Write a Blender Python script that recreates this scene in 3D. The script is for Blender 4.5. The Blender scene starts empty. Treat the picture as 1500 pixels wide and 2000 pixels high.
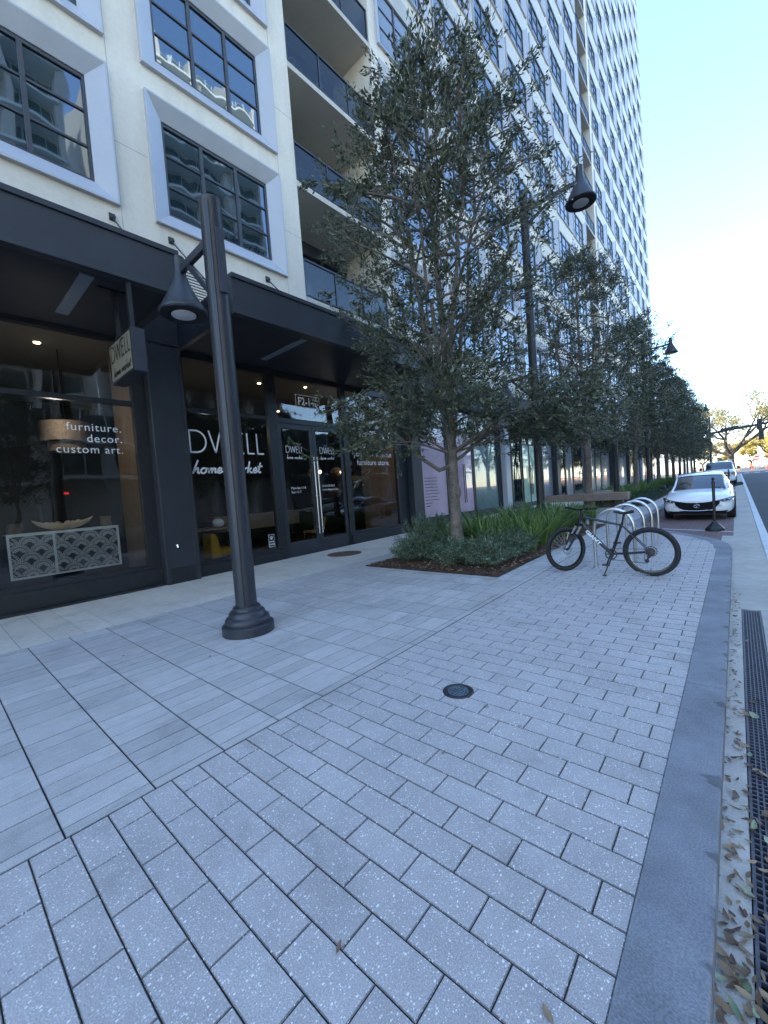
import bpy, math, random
import numpy as np
from mathutils import Vector, Matrix
random.seed(7); RNG = np.random.default_rng(11)
C = bpy.context.scene.collection
SC = bpy.context.scene
R = math.radians

# ---------------------------------------------------------------- camera, sky, sun, exposure
cam = bpy.data.cameras.new("camera"); camo = bpy.data.objects.new("camera", cam); C.objects.link(camo)
yaw, pitch, roll = R(41.14856), R(-2.52082), R(-4.31109)
f = Vector((-math.sin(yaw)*math.cos(pitch), math.cos(yaw)*math.cos(pitch), math.sin(pitch)))
r0 = Vector((math.cos(yaw), math.sin(yaw), 0)); u0 = r0.cross(f)
rr = math.cos(roll)*r0 + math.sin(roll)*u0; uu = -math.sin(roll)*r0 + math.cos(roll)*u0
camo.matrix_world = Matrix(((rr.x, uu.x, -f.x, 0), (rr.y, uu.y, -f.y, 0), (rr.z, uu.z, -f.z, 1.55), (0, 0, 0, 1)))
cam.sensor_fit = 'VERTICAL'; cam.sensor_height = 24; cam.lens = 792.234/2000*24
cam.clip_start = 0.05; cam.clip_end = 5000
SC.camera = camo
SUN_EL, SUN_AZ = 30, 200      # azimuth measured from +X towards +Y
w = bpy.data.worlds.new("World"); SC.world = w; w.use_nodes = True
nt = w.node_tree; nt.nodes.clear()
sky = nt.nodes.new('ShaderNodeTexSky'); sky.sky_type = 'NISHITA'; sky.sun_disc = False
sky.sun_elevation = R(SUN_EL); sky.sun_rotation = R(90-SUN_AZ); sky.air_density = 1.0; sky.dust_density = 0.2; sky.ozone_density = 3.0
bg = nt.nodes.new('ShaderNodeBackground'); bg.inputs[1].default_value = 0.15
wo = nt.nodes.new('ShaderNodeOutputWorld')
nt.links.new(sky.outputs[0], bg.inputs[0]); nt.links.new(bg.outputs[0], wo.inputs[0])
sd = bpy.data.lights.new("sun", 'SUN'); sd.energy = 4.0; sd.angle = R(0.5); sd.color = (1, .93, .82)
so = bpy.data.objects.new("sun", sd); C.objects.link(so)
sdir = Vector((math.cos(R(SUN_AZ))*math.cos(R(SUN_EL)), math.sin(R(SUN_AZ))*math.cos(R(SUN_EL)), math.sin(R(SUN_EL))))
so.rotation_euler = sdir.to_track_quat('Z', 'Y').to_euler()
SC.view_settings.view_transform = 'Standard'; SC.view_settings.look = 'None'
SC.view_settings.exposure = 2.58; SC.view_settings.gamma = 1.0
try:
    SC.cycles.max_bounces = 8; SC.cycles.transparent_max_bounces = 10; SC.cycles.use_denoising = True
    SC.cycles.sample_clamp_indirect = 6
except Exception: pass

def gz(y): return 0.011*max(0.0, min(y, 120.0)-3.0)

# ---------------------------------------------------------------- helpers
class MB:
    def __init__(s): s.v = []; s.f = []
    def quad(s, a, b, c, d):
        n = len(s.v); s.v += [a, b, c, d]; s.f.append((n, n+1, n+2, n+3)); return s
    def poly(s, pts):
        n = len(s.v); s.v += list(pts); s.f.append(tuple(range(n, n+len(pts)))); return s
    def box(s, x0, x1, y0, y1, z0, z1, sl=False):
        n = len(s.v); a = gz(y0) if sl else 0; b = gz(y1) if sl else 0
        s.v += [(x0,y0,z0+a),(x1,y0,z0+a),(x1,y1,z0+b),(x0,y1,z0+b),(x0,y0,z1+a),(x1,y0,z1+a),(x1,y1,z1+b),(x0,y1,z1+b)]
        s.f += [tuple(n+i for i in q) for q in ((0,3,2,1),(4,5,6,7),(0,1,5,4),(1,2,6,5),(2,3,7,6),(3,0,4,7))]; return s
    def prism(s, pts, d):          # polygon pts extruded by vector d
        n = len(s.v); k = len(pts); d = Vector(d); s.v += [tuple(p) for p in pts] + [tuple(Vector(p)+d) for p in pts]
        s.f.append(tuple(range(n+k-1, n-1, -1))); s.f.append(tuple(range(n+k, n+2*k)))
        for i in range(k): j = (i+1) % k; s.f.append((n+i, n+j, n+k+j, n+k+i))
        return s
    def tube(s, pts, rad, k=8, cap=True):
        pts = [Vector(p) for p in pts]; m = len(pts)
        rad = rad if hasattr(rad, '__len__') else [rad]*m
        n0 = len(s.v); up = None
        for i, p in enumerate(pts):
            t = (pts[min(i+1, m-1)]-pts[max(i-1, 0)]).normalized()
            if up is None: up = Vector((0, 0, 1)) if abs(t.z) < .9 else Vector((1, 0, 0))
            a = t.cross(up)
            if a.length < 1e-4: a = t.orthogonal()
            a.normalize(); b = t.cross(a).normalized(); up = -b if False else (a.cross(t)).normalized()
            for j in range(k):
                an = 2*math.pi*j/k; s.v.append(tuple(p+(a*math.cos(an)+b*math.sin(an))*rad[i]))
        for i in range(m-1):
            for j in range(k):
                a = n0+i*k+j; b = n0+i*k+(j+1) % k; s.f.append((a, b, b+k, a+k))
        if cap:
            s.f.append(tuple(n0+j for j in range(k-1, -1, -1))); s.f.append(tuple(n0+(m-1)*k+j for j in range(k)))
        return s
    def lathe(s, c, prof, k=24, ax='z'):     # prof: (r, h)
        n0 = len(s.v); c = Vector(c)
        for r, h in prof:
            for j in range(k):
                a = 2*math.pi*j/k; q = (r*math.cos(a), r*math.sin(a), h)
                if ax == 'y': q = (q[0], h, q[1])
                if ax == 'x': q = (h, q[0], q[1])
                s.v.append(tuple(c+Vector(q)))
        for i in range(len(prof)-1):
            for j in range(k):
                a = n0+i*k+j; b = n0+i*k+(j+1) % k; s.f.append((a, b, b+k, a+k))
        m = len(prof)
        if m == 4 and abs(prof[0][1]-prof[3][1]) < 1e-6 and abs(prof[0][0]-prof[3][0]) > 1e-6:      # a ring: close the profile instead of capping
            for j in range(k):
                a = n0+3*k+j; b = n0+3*k+(j+1) % k; s.f.append((a, b, n0+(j+1) % k, n0+j))
            return s
        s.f.append(tuple(n0+j for j in range(k-1, -1, -1)))
        s.f.append(tuple(n0+(m-1)*k+j for j in range(k))); return s
    def build(s, name, m, parent=None, smooth=False, bevel=0, seg=2):
        me = bpy.data.meshes.new(name); me.from_pydata([tuple(v) for v in s.v], [], s.f); me.materials.append(m)
        if smooth:
            me.polygons.foreach_set('use_smooth', [True]*len(me.polygons)); me.set_sharp_from_angle(angle=R(38))
        o = bpy.data.objects.new(name, me); C.objects.link(o)
        if parent: o.parent = parent
        if bevel:
            b = o.modifiers.new('b', 'BEVEL'); b.width = bevel; b.segments = seg; b.limit_method = 'ANGLE'; b.angle_limit = R(40)
        return o
def tag(o, label=None, cat=None, group=None, kind=None):
    if label: o['label'] = label
    if cat: o['category'] = cat
    if group: o['group'] = group
    if kind: o['kind'] = kind
    return o
def empty(name, loc, label, cat, group=None, rz=0):
    o = bpy.data.objects.new(name, None); C.objects.link(o); o.location = loc; o.rotation_euler = (0, 0, rz)
    o.empty_display_size = .1
    return tag(o, label, cat, group)
def copy_tree(o, parent=None):
    c = o.copy(); C.objects.link(c); c.parent = parent
    for ch in list(o.children): copy_tree(ch, c)
    return c

# ---------------------------------------------------------------- materials
def mat(name, col, rough=.6, metal=0, spec=.5, noise=None, bump=None, var=0, streak=None, **kw):
    """noise=(scale, amount) tints, bump=(scale, strength), var tints by the face attribute 'tint'"""
    m = bpy.data.materials.new(name); m.use_nodes = True; t = m.node_tree; N = t.nodes; L = t.links
    p = N['Principled BSDF']; p.inputs['Base Color'].default_value = (*col, 1); p.inputs['Roughness'].default_value = rough
    p.inputs['Metallic'].default_value = metal; p.inputs['Specular IOR Level'].default_value = spec
    for k, v in kw.items(): p.inputs[k.replace('_', ' ')].default_value = v
    cur = None
    if noise or bump: tc = N.new('ShaderNodeTexCoord')
    if noise:
        for sc, am in (noise if isinstance(noise[0], tuple) else (noise,)):
            n = N.new('ShaderNodeTexNoise'); n.inputs['Scale'].default_value = sc; n.inputs['Detail'].default_value = 5
            L.new(tc.outputs['Object'], n.inputs['Vector'])
            mr = N.new('ShaderNodeMapRange'); mr.inputs[1].default_value = .3; mr.inputs[2].default_value = .7
            mr.inputs[3].default_value = 1-am; mr.inputs[4].default_value = 1+am; L.new(n.outputs[0], mr.inputs[0])
            mx = N.new('ShaderNodeVectorMath'); mx.operation = 'SCALE'
            if cur is None: mx.inputs[0].default_value = col
            else: L.new(cur, mx.inputs[0])
            L.new(mr.outputs[0], mx.inputs['Scale']); cur = mx.outputs[0]
    if streak:
        tc2 = N.new('ShaderNodeTexCoord'); mp = N.new('ShaderNodeMapping'); mp.inputs['Scale'].default_value = (streak[0], streak[0], streak[0]*.08); L.new(tc2.outputs['Object'], mp.inputs[0])
        n = N.new('ShaderNodeTexNoise'); n.inputs['Scale'].default_value = 1.5; n.inputs['Detail'].default_value = 5; L.new(mp.outputs[0], n.inputs['Vector'])
        mr = N.new('ShaderNodeMapRange'); mr.inputs[1].default_value = .48; mr.inputs[2].default_value = .75; mr.inputs[3].default_value = 1; mr.inputs[4].default_value = 1-streak[1]; L.new(n.outputs[0], mr.inputs[0])
        mx = N.new('ShaderNodeVectorMath'); mx.operation = 'SCALE'
        if cur is None: mx.inputs[0].default_value = col
        else: L.new(cur, mx.inputs[0])
        L.new(mr.outputs[0], mx.inputs['Scale']); cur = mx.outputs[0]
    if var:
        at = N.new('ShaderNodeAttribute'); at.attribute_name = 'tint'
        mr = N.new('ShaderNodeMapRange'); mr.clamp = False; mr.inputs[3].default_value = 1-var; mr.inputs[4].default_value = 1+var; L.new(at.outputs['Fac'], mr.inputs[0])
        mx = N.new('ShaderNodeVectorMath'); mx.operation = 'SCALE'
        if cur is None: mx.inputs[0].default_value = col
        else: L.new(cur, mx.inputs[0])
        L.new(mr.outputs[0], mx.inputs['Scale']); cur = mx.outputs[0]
    if cur is not None: L.new(cur, p.inputs['Base Color'])
    if bump:
        n = N.new('ShaderNodeTexNoise'); n.inputs['Scale'].default_value = bump[0]; n.inputs['Detail'].default_value = 4
        L.new(tc.outputs['Object'], n.inputs['Vector'])
        b = N.new('ShaderNodeBump'); b.inputs['Strength'].default_value = bump[1]; b.inputs['Distance'].default_value = .02 if len(bump) < 3 else bump[2]
        L.new(n.outputs[0], b.inputs['Height']); L.new(b.outputs[0], p.inputs['Normal'])
    return m
M = {}
M['metal'] = mat('charcoal_metal', (.026, .029, .037), .42, .0, .5, noise=((3, .15), (40, .08)), bump=(120, .03))
M['metal2'] = mat('charcoal_panel', (.026, .030, .039), .45, .0, .5, noise=((2, .12), (60, .05)))
M['black'] = mat('black_metal', (.016, .017, .02), .4, noise=(8, .2))
M['soffit'] = mat('dark_soffit', (.018, .021, .028), .6, noise=(2, .15))
M['lens'] = mat('lamp_lens', (.55, .56, .56), .5)
M['strip'] = mat('soffit_strip', (.16, .19, .23), .5)
M['cream'] = mat('cream_stucco', (.70, .65, .56), .85, noise=((.7, .05), (14, .04)), bump=(90, .12), streak=(2.2, .09))
M['alu'] = mat('pale_aluminium', (.45, .465, .50), .4, .1, noise=((1.5, .04), (25, .02)))
M['wframe'] = mat('window_frame', (.045, .052, .062), .4)
M['concrete'] = mat('balcony_concrete', (.52, .49, .43), .85, noise=((1.2, .06), (20, .04)))
M['steel'] = mat('brushed_steel', (.55, .56, .58), .28, .95, noise=(30, .05))
M['rubber'] = mat('rubber', (.014, .014, .015), .75)
M['blackpaint'] = mat('black_gloss', (.012, .013, .015), .25)
M['white_letter'] = mat('white_vinyl', (.75, .77, .78), .6)
M['black_letter'] = mat('black_letter', (.012, .012, .012), .6)
M['signface'] = mat('shaded_sign_face', (.2, .175, .125), .6, noise=(12, .08))  # cream face with the shade under the canopy put into its colour
M['bark'] = mat('bark', (.17, .14, .11), .9, noise=((6, .3), (30, .25)), bump=(35, .9, .03))
M['twig'] = mat('twig_bark', (.055, .045, .035), .9, noise=(9, .3))
M['mulch'] = mat('mulch', (.085, .045, .028), .95, noise=((12, .5), (50, .5)), bump=(40, 1, .05))
M['wood'] = mat('bench_wood', (.21, .155, .125), .7, noise=((4, .15), (30, .12)))
M['oakwood'] = mat('tan_panel', (.31, .22, .15), .6, noise=(5, .12))
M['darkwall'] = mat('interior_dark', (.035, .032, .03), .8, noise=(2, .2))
M['intfloor'] = mat('interior_floor', (.10, .07, .05), .4, noise=(3, .2))
M['intceil'] = mat('interior_ceiling', (.20, .19, .17), .9)
M['cabinet'] = mat('white_cabinet', (.74, .80, .80), .5)
M['bowl'] = mat('bowl_wood', (.55, .44, .30), .6, noise=(9, .15))
M['wicker'] = mat('wicker', (.19, .14, .10), .9, noise=((60, .5), (9, .15)), bump=(120, .8))
M['yellow'] = mat('yellow_fabric', (.55, .32, .04), .85, noise=(6, .15))
M['pink'] = mat('pink_film', (.52, .37, .45), .5, noise=(1.2, .12))
M['green'] = mat('green_film', (.42, .60, .46), .5, noise=(2, .08))
M['teal'] = mat('teal_film', (.05, .12, .13), .4, noise=(2, .3))
M['greyfilm'] = mat('grey_film', (.22, .24, .27), .5, noise=(2, .1))
M['carwhite'] = mat('white_car_paint', (.84, .85, .87), .25, 0, .5, Coat_Weight=.8, Coat_Roughness=.05)
M['carglass'] = mat('car_glass', (.012, .018, .024), .04, 0, 1.0, IOR=1.7)
M['grille'] = mat('grille_black', (.008, .008, .009), .8, 0, .15)
M['chrome'] = mat('chrome', (.8, .8, .82), .1, 1)
M['headlight'] = mat('headlight', (.10, .11, .13), .08, .3, 1)
M['orange'] = mat('orange_plastic', (.75, .16, .05), .6)
M['whitepl'] = mat('white_plastic', (.75, .75, .75), .6)
M['rust'] = mat('rusty_iron', (.14, .075, .055), .8, noise=((8, .3), (60, .3)), bump=(60, .5))
M['iron'] = mat('dark_iron', (.035, .032, .034), .5, noise=((20, .4), (80, .3)), bump=(80, .3))
M['coverblue'] = mat('worn_iron', (.20, .27, .33), .35, .5, noise=(60, .4))
M['paint'] = mat('road_paint', (.62, .63, .64), .8, noise=((4, .1), (60, .08)))
def edge_stain(m):
    t = m.node_tree; N = t.nodes; L = t.links; p = N['Principled BSDF']; src = p.inputs['Base Color'].links[0].from_socket; tc = N.new('ShaderNodeTexCoord')
    mp = N.new('ShaderNodeMapping'); mp.inputs['Scale'].default_value = (1.2, 4.2, 1); L.new(tc.outputs['Object'], mp.inputs[0]); n = N.new('ShaderNodeTexNoise'); n.inputs['Scale'].default_value = 1.5; n.inputs['Detail'].default_value = 3; L.new(mp.outputs[0], n.inputs['Vector'])
    sx = N.new('ShaderNodeSeparateXYZ'); L.new(tc.outputs['Object'], sx.inputs[0]); ed = N.new('ShaderNodeMapRange'); ed.inputs[1].default_value = -.20; ed.inputs[2].default_value = -.10; ed.inputs[3].default_value = 0; ed.inputs[4].default_value = .2; L.new(sx.outputs[0], ed.inputs[0])
    a = N.new('ShaderNodeMath'); a.operation = 'ADD'; L.new(n.outputs[0], a.inputs[0]); L.new(ed.outputs[0], a.inputs[1])
    mr = N.new('ShaderNodeMapRange'); mr.inputs[1].default_value = .74; mr.inputs[2].default_value = .79; mr.inputs[3].default_value = 1; mr.inputs[4].default_value = .55; L.new(a.outputs[0], mr.inputs[0])
    s = N.new('ShaderNodeVectorMath'); s.operation = 'SCALE'; L.new(src, s.inputs[0]); L.new(mr.outputs[0], s.inputs['Scale']); L.new(s.outputs[0], p.inputs['Base Color'])
M['asphalt'] = mat('asphalt', (.058, .062, .07), .9, noise=((.3, .12), (8, .1), (150, .35)), bump=(160, .5))
M['gutter'] = mat('gutter_concrete', (.46, .43, .385), .9, noise=((.8, .12), (6, .1), (90, .1)), bump=(110, .35))
M['kerb'] = mat('blue_grey_kerb', (.225, .232, .255), .8, noise=((.9, .12), (2.6, .16), (9, .08), (130, .25)), bump=(150, .3))
edge_stain(M['kerb'])
M['ground'] = mat('far_ground', (.13, .125, .11), .95, noise=((.05, .2), (2, .15)))
M['opp'] = mat('opposite_wall', (.55, .54, .52), .8, noise=(1, .06))
M['brown'] = mat('dry_leaf', (.27, .17, .10), .75, noise=(8, .3), var=.6)
M['trench'] = mat('trench_dark', (.02, .02, .022), .9)
M['steelrim'] = mat('grate_iron', (.075, .07, .085), .6, noise=(40, .3))
def emis(name, col, s):
    m = bpy.data.materials.new(name); m.use_nodes = True; p = m.node_tree.nodes['Principled BSDF']
    p.inputs['Base Color'].default_value = (*col, 1); p.inputs['Emission Color'].default_value = (*col, 1); p.inputs['Emission Strength'].default_value = s
    return m
M['bulb'] = emis('warm_bulb', (1, .72, .4), 2.5); M['exit'] = emis('red_exit', (1, .03, .02), .12)

def glass_opaque(name, base, wav=1.0, ior=1.9, scale=1.4):
    m = mat(name, base, .02, 0, .5, IOR=ior); t = m.node_tree; N = t.nodes; L = t.links; p = N['Principled BSDF']
    tc = N.new('ShaderNodeTexCoord'); mp = N.new('ShaderNodeMapping'); mp.inputs['Scale'].default_value = (scale, scale*.9, scale*.35)
    oi = N.new('ShaderNodeObjectInfo'); ad = N.new('ShaderNodeVectorMath'); ad.operation = 'ADD'
    sc = N.new('ShaderNodeVectorMath'); sc.operation = 'SCALE'; sc.inputs['Scale'].default_value = 40
    L.new(oi.outputs['Random'], sc.inputs[0]); L.new(tc.outputs['Object'], ad.inputs[0]); L.new(sc.outputs[0], ad.inputs[1])
    L.new(ad.outputs[0], mp.inputs[0])
    n = N.new('ShaderNodeTexNoise'); n.inputs['Scale'].default_value = 1.3; n.inputs['Detail'].default_value = 1.2; L.new(mp.outputs[0], n.inputs['Vector'])
    b = N.new('ShaderNodeBump'); b.inputs['Strength'].default_value = 1; b.inputs['Distance'].default_value = .02*wav
    L.new(n.outputs[0], b.inputs['Height']); L.new(b.outputs[0], p.inputs['Normal']); return m
M['uglass'] = glass_opaque('upper_glass', (.010, .018, .022), .65, 2.4, 1.0)
M['uglass'].node_tree.nodes['Principled BSDF'].inputs['Specular Tint'].default_value = (.72, .87, 1, 1)
M['bglass'] = glass_opaque('balcony_window_glass', (.012, .02, .022), .6, 1.7)
M['oglass'] = glass_opaque('opposite_glass', (.05, .10, .11), .3, 1.8)
def glass_clear(name, tint=(.9, .93, .93), ior=1.5, boost=1.6, wav=.2):
    m = bpy.data.materials.new(name); m.use_nodes = True; t = m.node_tree; N = t.nodes; L = t.links; N.clear()
    o = N.new('ShaderNodeOutputMaterial'); mx = N.new('ShaderNodeMixShader'); tr = N.new('ShaderNodeBsdfTransparent'); gl = N.new('ShaderNodeBsdfGlossy')
    tr.inputs[0].default_value = (*tint, 1); gl.inputs['Roughness'].default_value = .01
    fr = N.new('ShaderNodeFresnel'); fr.inputs[0].default_value = ior; mu = N.new('ShaderNodeMath'); mu.operation = 'MULTIPLY'; mu.inputs[1].default_value = boost; mu.use_clamp = True
    tc = N.new('ShaderNodeTexCoord'); n = N.new('ShaderNodeTexNoise'); n.inputs['Scale'].default_value = 1.1; n.inputs['Detail'].default_value = 1; L.new(tc.outputs['Object'], n.inputs['Vector'])
    b = N.new('ShaderNodeBump'); b.inputs['Distance'].default_value = .01*wav*3; b.inputs['Strength'].default_value = 1; L.new(n.outputs[0], b.inputs['Height']); L.new(b.outputs[0], gl.inputs['Normal'])
    L.new(fr.outputs[0], mu.inputs[0]); L.new(mu.outputs[0], mx.inputs[0]); L.new(tr.outputs[0], mx.inputs[1]); L.new(gl.outputs[0], mx.inputs[2]); L.new(mx.outputs[0], o.inputs[0]); return m
M['sglass'] = glass_clear('shop_glass', (.84, .87, .87), 1.5, 2.1)
M['rglass'] = glass_clear('rail_glass', (.42, .44, .45), 1.45, .4)

def stone(name, base, fleck, fl_amt, streak=0, coarse=110, var=.09):
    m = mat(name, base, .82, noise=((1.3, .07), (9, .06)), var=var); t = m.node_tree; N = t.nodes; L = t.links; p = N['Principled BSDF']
    src = p.inputs['Base Color'].links[0].from_socket; tc = N.new('ShaderNodeTexCoord')
    if streak:
        mp = N.new('ShaderNodeMapping'); mp.inputs['Scale'].default_value = (70, 5, 1)
        L.new(tc.outputs['Object'], mp.inputs[0]); n = N.new('ShaderNodeTexNoise'); n.inputs['Scale'].default_value = 1; n.inputs['Detail'].default_value = 5; L.new(mp.outputs[0], n.inputs['Vector'])
        mr = N.new('ShaderNodeMapRange'); mr.inputs[1].default_value = .3; mr.inputs[2].default_value = .72; mr.inputs[3].default_value = 1-streak; mr.inputs[4].default_value = 1+streak*.6; L.new(n.outputs[0], mr.inputs[0])
        s = N.new('ShaderNodeVectorMath'); s.operation = 'SCALE'; L.new(src, s.inputs[0]); L.new(mr.outputs[0], s.inputs['Scale']); src = s.outputs[0]
    # fine grain
    n = N.new('ShaderNodeTexNoise'); n.inputs['Scale'].default_value = 190; n.inputs['Detail'].default_value = 3; L.new(tc.outputs['Object'], n.inputs['Vector'])
    mr = N.new('ShaderNodeMapRange'); mr.inputs[1].default_value = .3; mr.inputs[2].default_value = .7; mr.inputs[3].default_value = .74; mr.inputs[4].default_value = 1.22; L.new(n.outputs[0], mr.inputs[0])
    s = N.new('ShaderNodeVectorMath'); s.operation = 'SCALE'; L.new(src, s.inputs[0]); L.new(mr.outputs[0], s.inputs['Scale']); src = s.outputs[0]
    # bright aggregate flecks
    for sc_, th, am in ((coarse*.75, .22, fl_amt*.9), (coarse*1.5, .30, fl_amt*.8), (coarse*2.6, .34, fl_amt*.6)):
        vo = N.new('ShaderNodeTexVoronoi'); vo.inputs['Scale'].default_value = sc_; vo.inputs['Randomness'].default_value = 1
        mpv = N.new('ShaderNodeMapping'); mpv.inputs['Scale'].default_value = (1, .75, 1); L.new(tc.outputs['Object'], mpv.inputs[0]); L.new(mpv.outputs[0], vo.inputs['Vector'])
        sp = N.new('ShaderNodeSeparateColor'); L.new(vo.outputs['Color'], sp.inputs[0])
        a = N.new('ShaderNodeMath'); a.operation = 'GREATER_THAN'; a.inputs[1].default_value = .80; L.new(sp.outputs[0], a.inputs[0])
        b = N.new('ShaderNodeMath'); b.operation = 'LESS_THAN'; L.new(vo.outputs['Distance'], b.inputs[0])
        c2 = N.new('ShaderNodeMath'); c2.operation = 'MULTIPLY'; c2.inputs[1].default_value = th*1.7; L.new(sp.outputs[1], c2.inputs[0]); L.new(c2.outputs[0], b.inputs[1])
        c = N.new('ShaderNodeMath'); c.operation = 'MULTIPLY'; L.new(a.outputs[0], c.inputs[0]); L.new(b.outputs[0], c.inputs[1])
        d = N.new('ShaderNodeMath'); d.operation = 'MULTIPLY'; d.inputs[1].default_value = am; L.new(c.outputs[0], d.inputs[0])
        mix = N.new('ShaderNodeMix'); mix.data_type = 'RGBA'; L.new(d.outputs[0], mix.inputs[0]); L.new(src, mix.inputs[6]); mix.inputs[7].default_value = (*fleck, 1); src = mix.outputs[2]
    # dirt blotches
    n = N.new('ShaderNodeTexNoise'); n.inputs['Scale'].default_value = 1.7; n.inputs['Detail'].default_value = 6; n.inputs['Roughness'].default_value = .65; L.new(tc.outputs['Object'], n.inputs['Vector'])
    mr = N.new('ShaderNodeMapRange'); mr.inputs[1].default_value = .54; mr.inputs[2].default_value = .76; mr.inputs[3].default_value = 1; mr.inputs[4].default_value = .70; L.new(n.outputs[0], mr.inputs[0])
    s = N.new('ShaderNodeVectorMath'); s.operation = 'SCALE'; L.new(src, s.inputs[0]); L.new(mr.outputs[0], s.inputs['Scale']); src = s.outputs[0]
    vo = N.new('ShaderNodeTexVoronoi'); vo.inputs['Scale'].default_value = 3.1; L.new(tc.outputs['Object'], vo.inputs['Vector'])
    sp = N.new('ShaderNodeSeparateColor'); L.new(vo.outputs['Color'], sp.inputs[0]); a = N.new('ShaderNodeMath'); a.operation = 'GREATER_THAN'; a.inputs[1].default_value = .45; L.new(sp.outputs[0], a.inputs[0])
    rd_ = N.new('ShaderNodeMath'); rd_.operation = 'MULTIPLY'; rd_.inputs[1].default_value = .085; L.new(sp.outputs[1], rd_.inputs[0])
    b = N.new('ShaderNodeMath'); b.operation = 'LESS_THAN'; L.new(vo.outputs['Distance'], b.inputs[0]); L.new(rd_.outputs[0], b.inputs[1])
    c = N.new('ShaderNodeMath'); c.operation = 'MULTIPLY'; L.new(a.outputs[0], c.inputs[0]); L.new(b.outputs[0], c.inputs[1])
    d = N.new('ShaderNodeMath'); d.operation = 'MULTIPLY'; d.inputs[1].default_value = .42; L.new(c.outputs[0], d.inputs[0])
    mix = N.new('ShaderNodeMix'); mix.data_type = 'RGBA'; L.new(d.outputs[0], mix.inputs[0]); L.new(src, mix.inputs[6]); mix.inputs[7].default_value = (.08, .075, .07, 1); src = mix.outputs[2]
    L.new(src, p.inputs['Base Color'])
    bn = N.new('ShaderNodeTexNoise'); bn.inputs['Scale'].default_value = 130; L.new(tc.outputs['Object'], bn.inputs['Vector'])
    b = N.new('ShaderNodeBump'); b.inputs['Strength'].default_value = .35; b.inputs['Distance'].default_value = .003; L.new(bn.outputs[0], b.inputs['Height']); L.new(b.outputs[0], p.inputs['Normal'])
    return m
M['paver'] = stone('speckled_paver', (.455, .42, .41), (.9, .89, .85), .95, var=.05)
M['plank'] = stone('grey_plank_paver', (.50, .47, .45), (.65, .65, .65), .4, streak=.12, var=.10)
M['beige'] = stone('beige_slab', (.66, .60, .52), (.74, .70, .64), .2, streak=.08, var=.04)
M['joint'] = mat('joint_sand', (.02, .018, .019), .95)

def brick_mat():
    m = mat('parking_brick', (.2, .1, .09), .85); t = m.node_tree; N = t.nodes; L = t.links; p = N['Principled BSDF']
    tc = N.new('ShaderNodeTexCoord'); b = N.new('ShaderNodeTexBrick'); L.new(tc.outputs['Object'], b.inputs['Vector'])
    b.inputs['Scale'].default_value = 1; b.inputs['Brick Width'].default_value = .21; b.inputs['Row Height'].default_value = .105; b.inputs['Mortar Size'].default_value = .006
    b.inputs['Color1'].default_value = (.17, .105, .10, 1); b.inputs['Color2'].default_value = (.23, .15, .14, 1); b.inputs['Mortar'].default_value = (.06, .05, .05, 1)
    L.new(b.outputs[0], p.inputs['Base Color']); return m
M['bayb'] = brick_mat()
def leafmat(name, col, col2, rough=.5, trans=.25):
    m = mat(name, col, rough, 0, .5); t = m.node_tree; N = t.nodes; L = t.links; p = N['Principled BSDF']
    at = N.new('ShaderNodeAttribute'); at.attribute_name = 'tint'; mix = N.new('ShaderNodeMix'); mix.data_type = 'RGBA'
    mix.inputs[6].default_value = (*col, 1); mix.inputs[7].default_value = (*col2, 1); L.new(at.outputs['Fac'], mix.inputs[0]); L.new(mix.outputs[2], p.inputs['Base Color'])
    if trans:
        tl = N.new('ShaderNodeBsdfTranslucent'); L.new(mix.outputs[2], tl.inputs[0]); ms = N.new('ShaderNodeMixShader'); ms.inputs[0].default_value = trans
        L.new(p.outputs[0], ms.inputs[1]); L.new(tl.outputs[0], ms.inputs[2]); L.new(ms.outputs[0], N['Material Output'].inputs[0])
    return m
M['leaf'] = leafmat('oak_leaf', (.034, .046, .022), (.17, .19, .11), .33, .15)
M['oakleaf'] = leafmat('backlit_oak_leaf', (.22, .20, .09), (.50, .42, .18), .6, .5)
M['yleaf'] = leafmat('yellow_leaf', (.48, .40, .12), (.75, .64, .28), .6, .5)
M['fern'] = leafmat('fern_leaf', (.06, .10, .05), (.30, .38, .26), .5)
M['strap'] = leafmat('strap_leaf', (.07, .14, .03), (.27, .38, .11), .38)
M['hedge'] = leafmat('hedge_leaf', (.03, .06, .03), (.07, .11, .055), .5)

def npmesh(name, V, F, m, tint=None, parent=None, smooth=False):
    """V (n,3), F (k,q) numpy; tint per face"""
    me = bpy.data.meshes.new(name); k, q = F.shape
    me.vertices.add(len(V)); me.vertices.foreach_set('co', np.asarray(V, np.float32).ravel())
    me.loops.add(k*q); me.loops.foreach_set('vertex_index', F.astype(np.int32).ravel())
    me.polygons.add(k); me.polygons.foreach_set('loop_start', np.arange(0, k*q, q, dtype=np.int32))
    me.update(calc_edges=True); me.materials.append(m)
    if tint is not None:
        a = me.attributes.new('tint', 'FLOAT', 'FACE'); a.data.foreach_set('value', np.asarray(tint, np.float32))
    me.polygons.foreach_set('use_smooth', [bool(smooth)]*k)
    o = bpy.data.objects.new(name, me); C.objects.link(o)
    if parent: o.parent = parent
    return o

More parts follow.
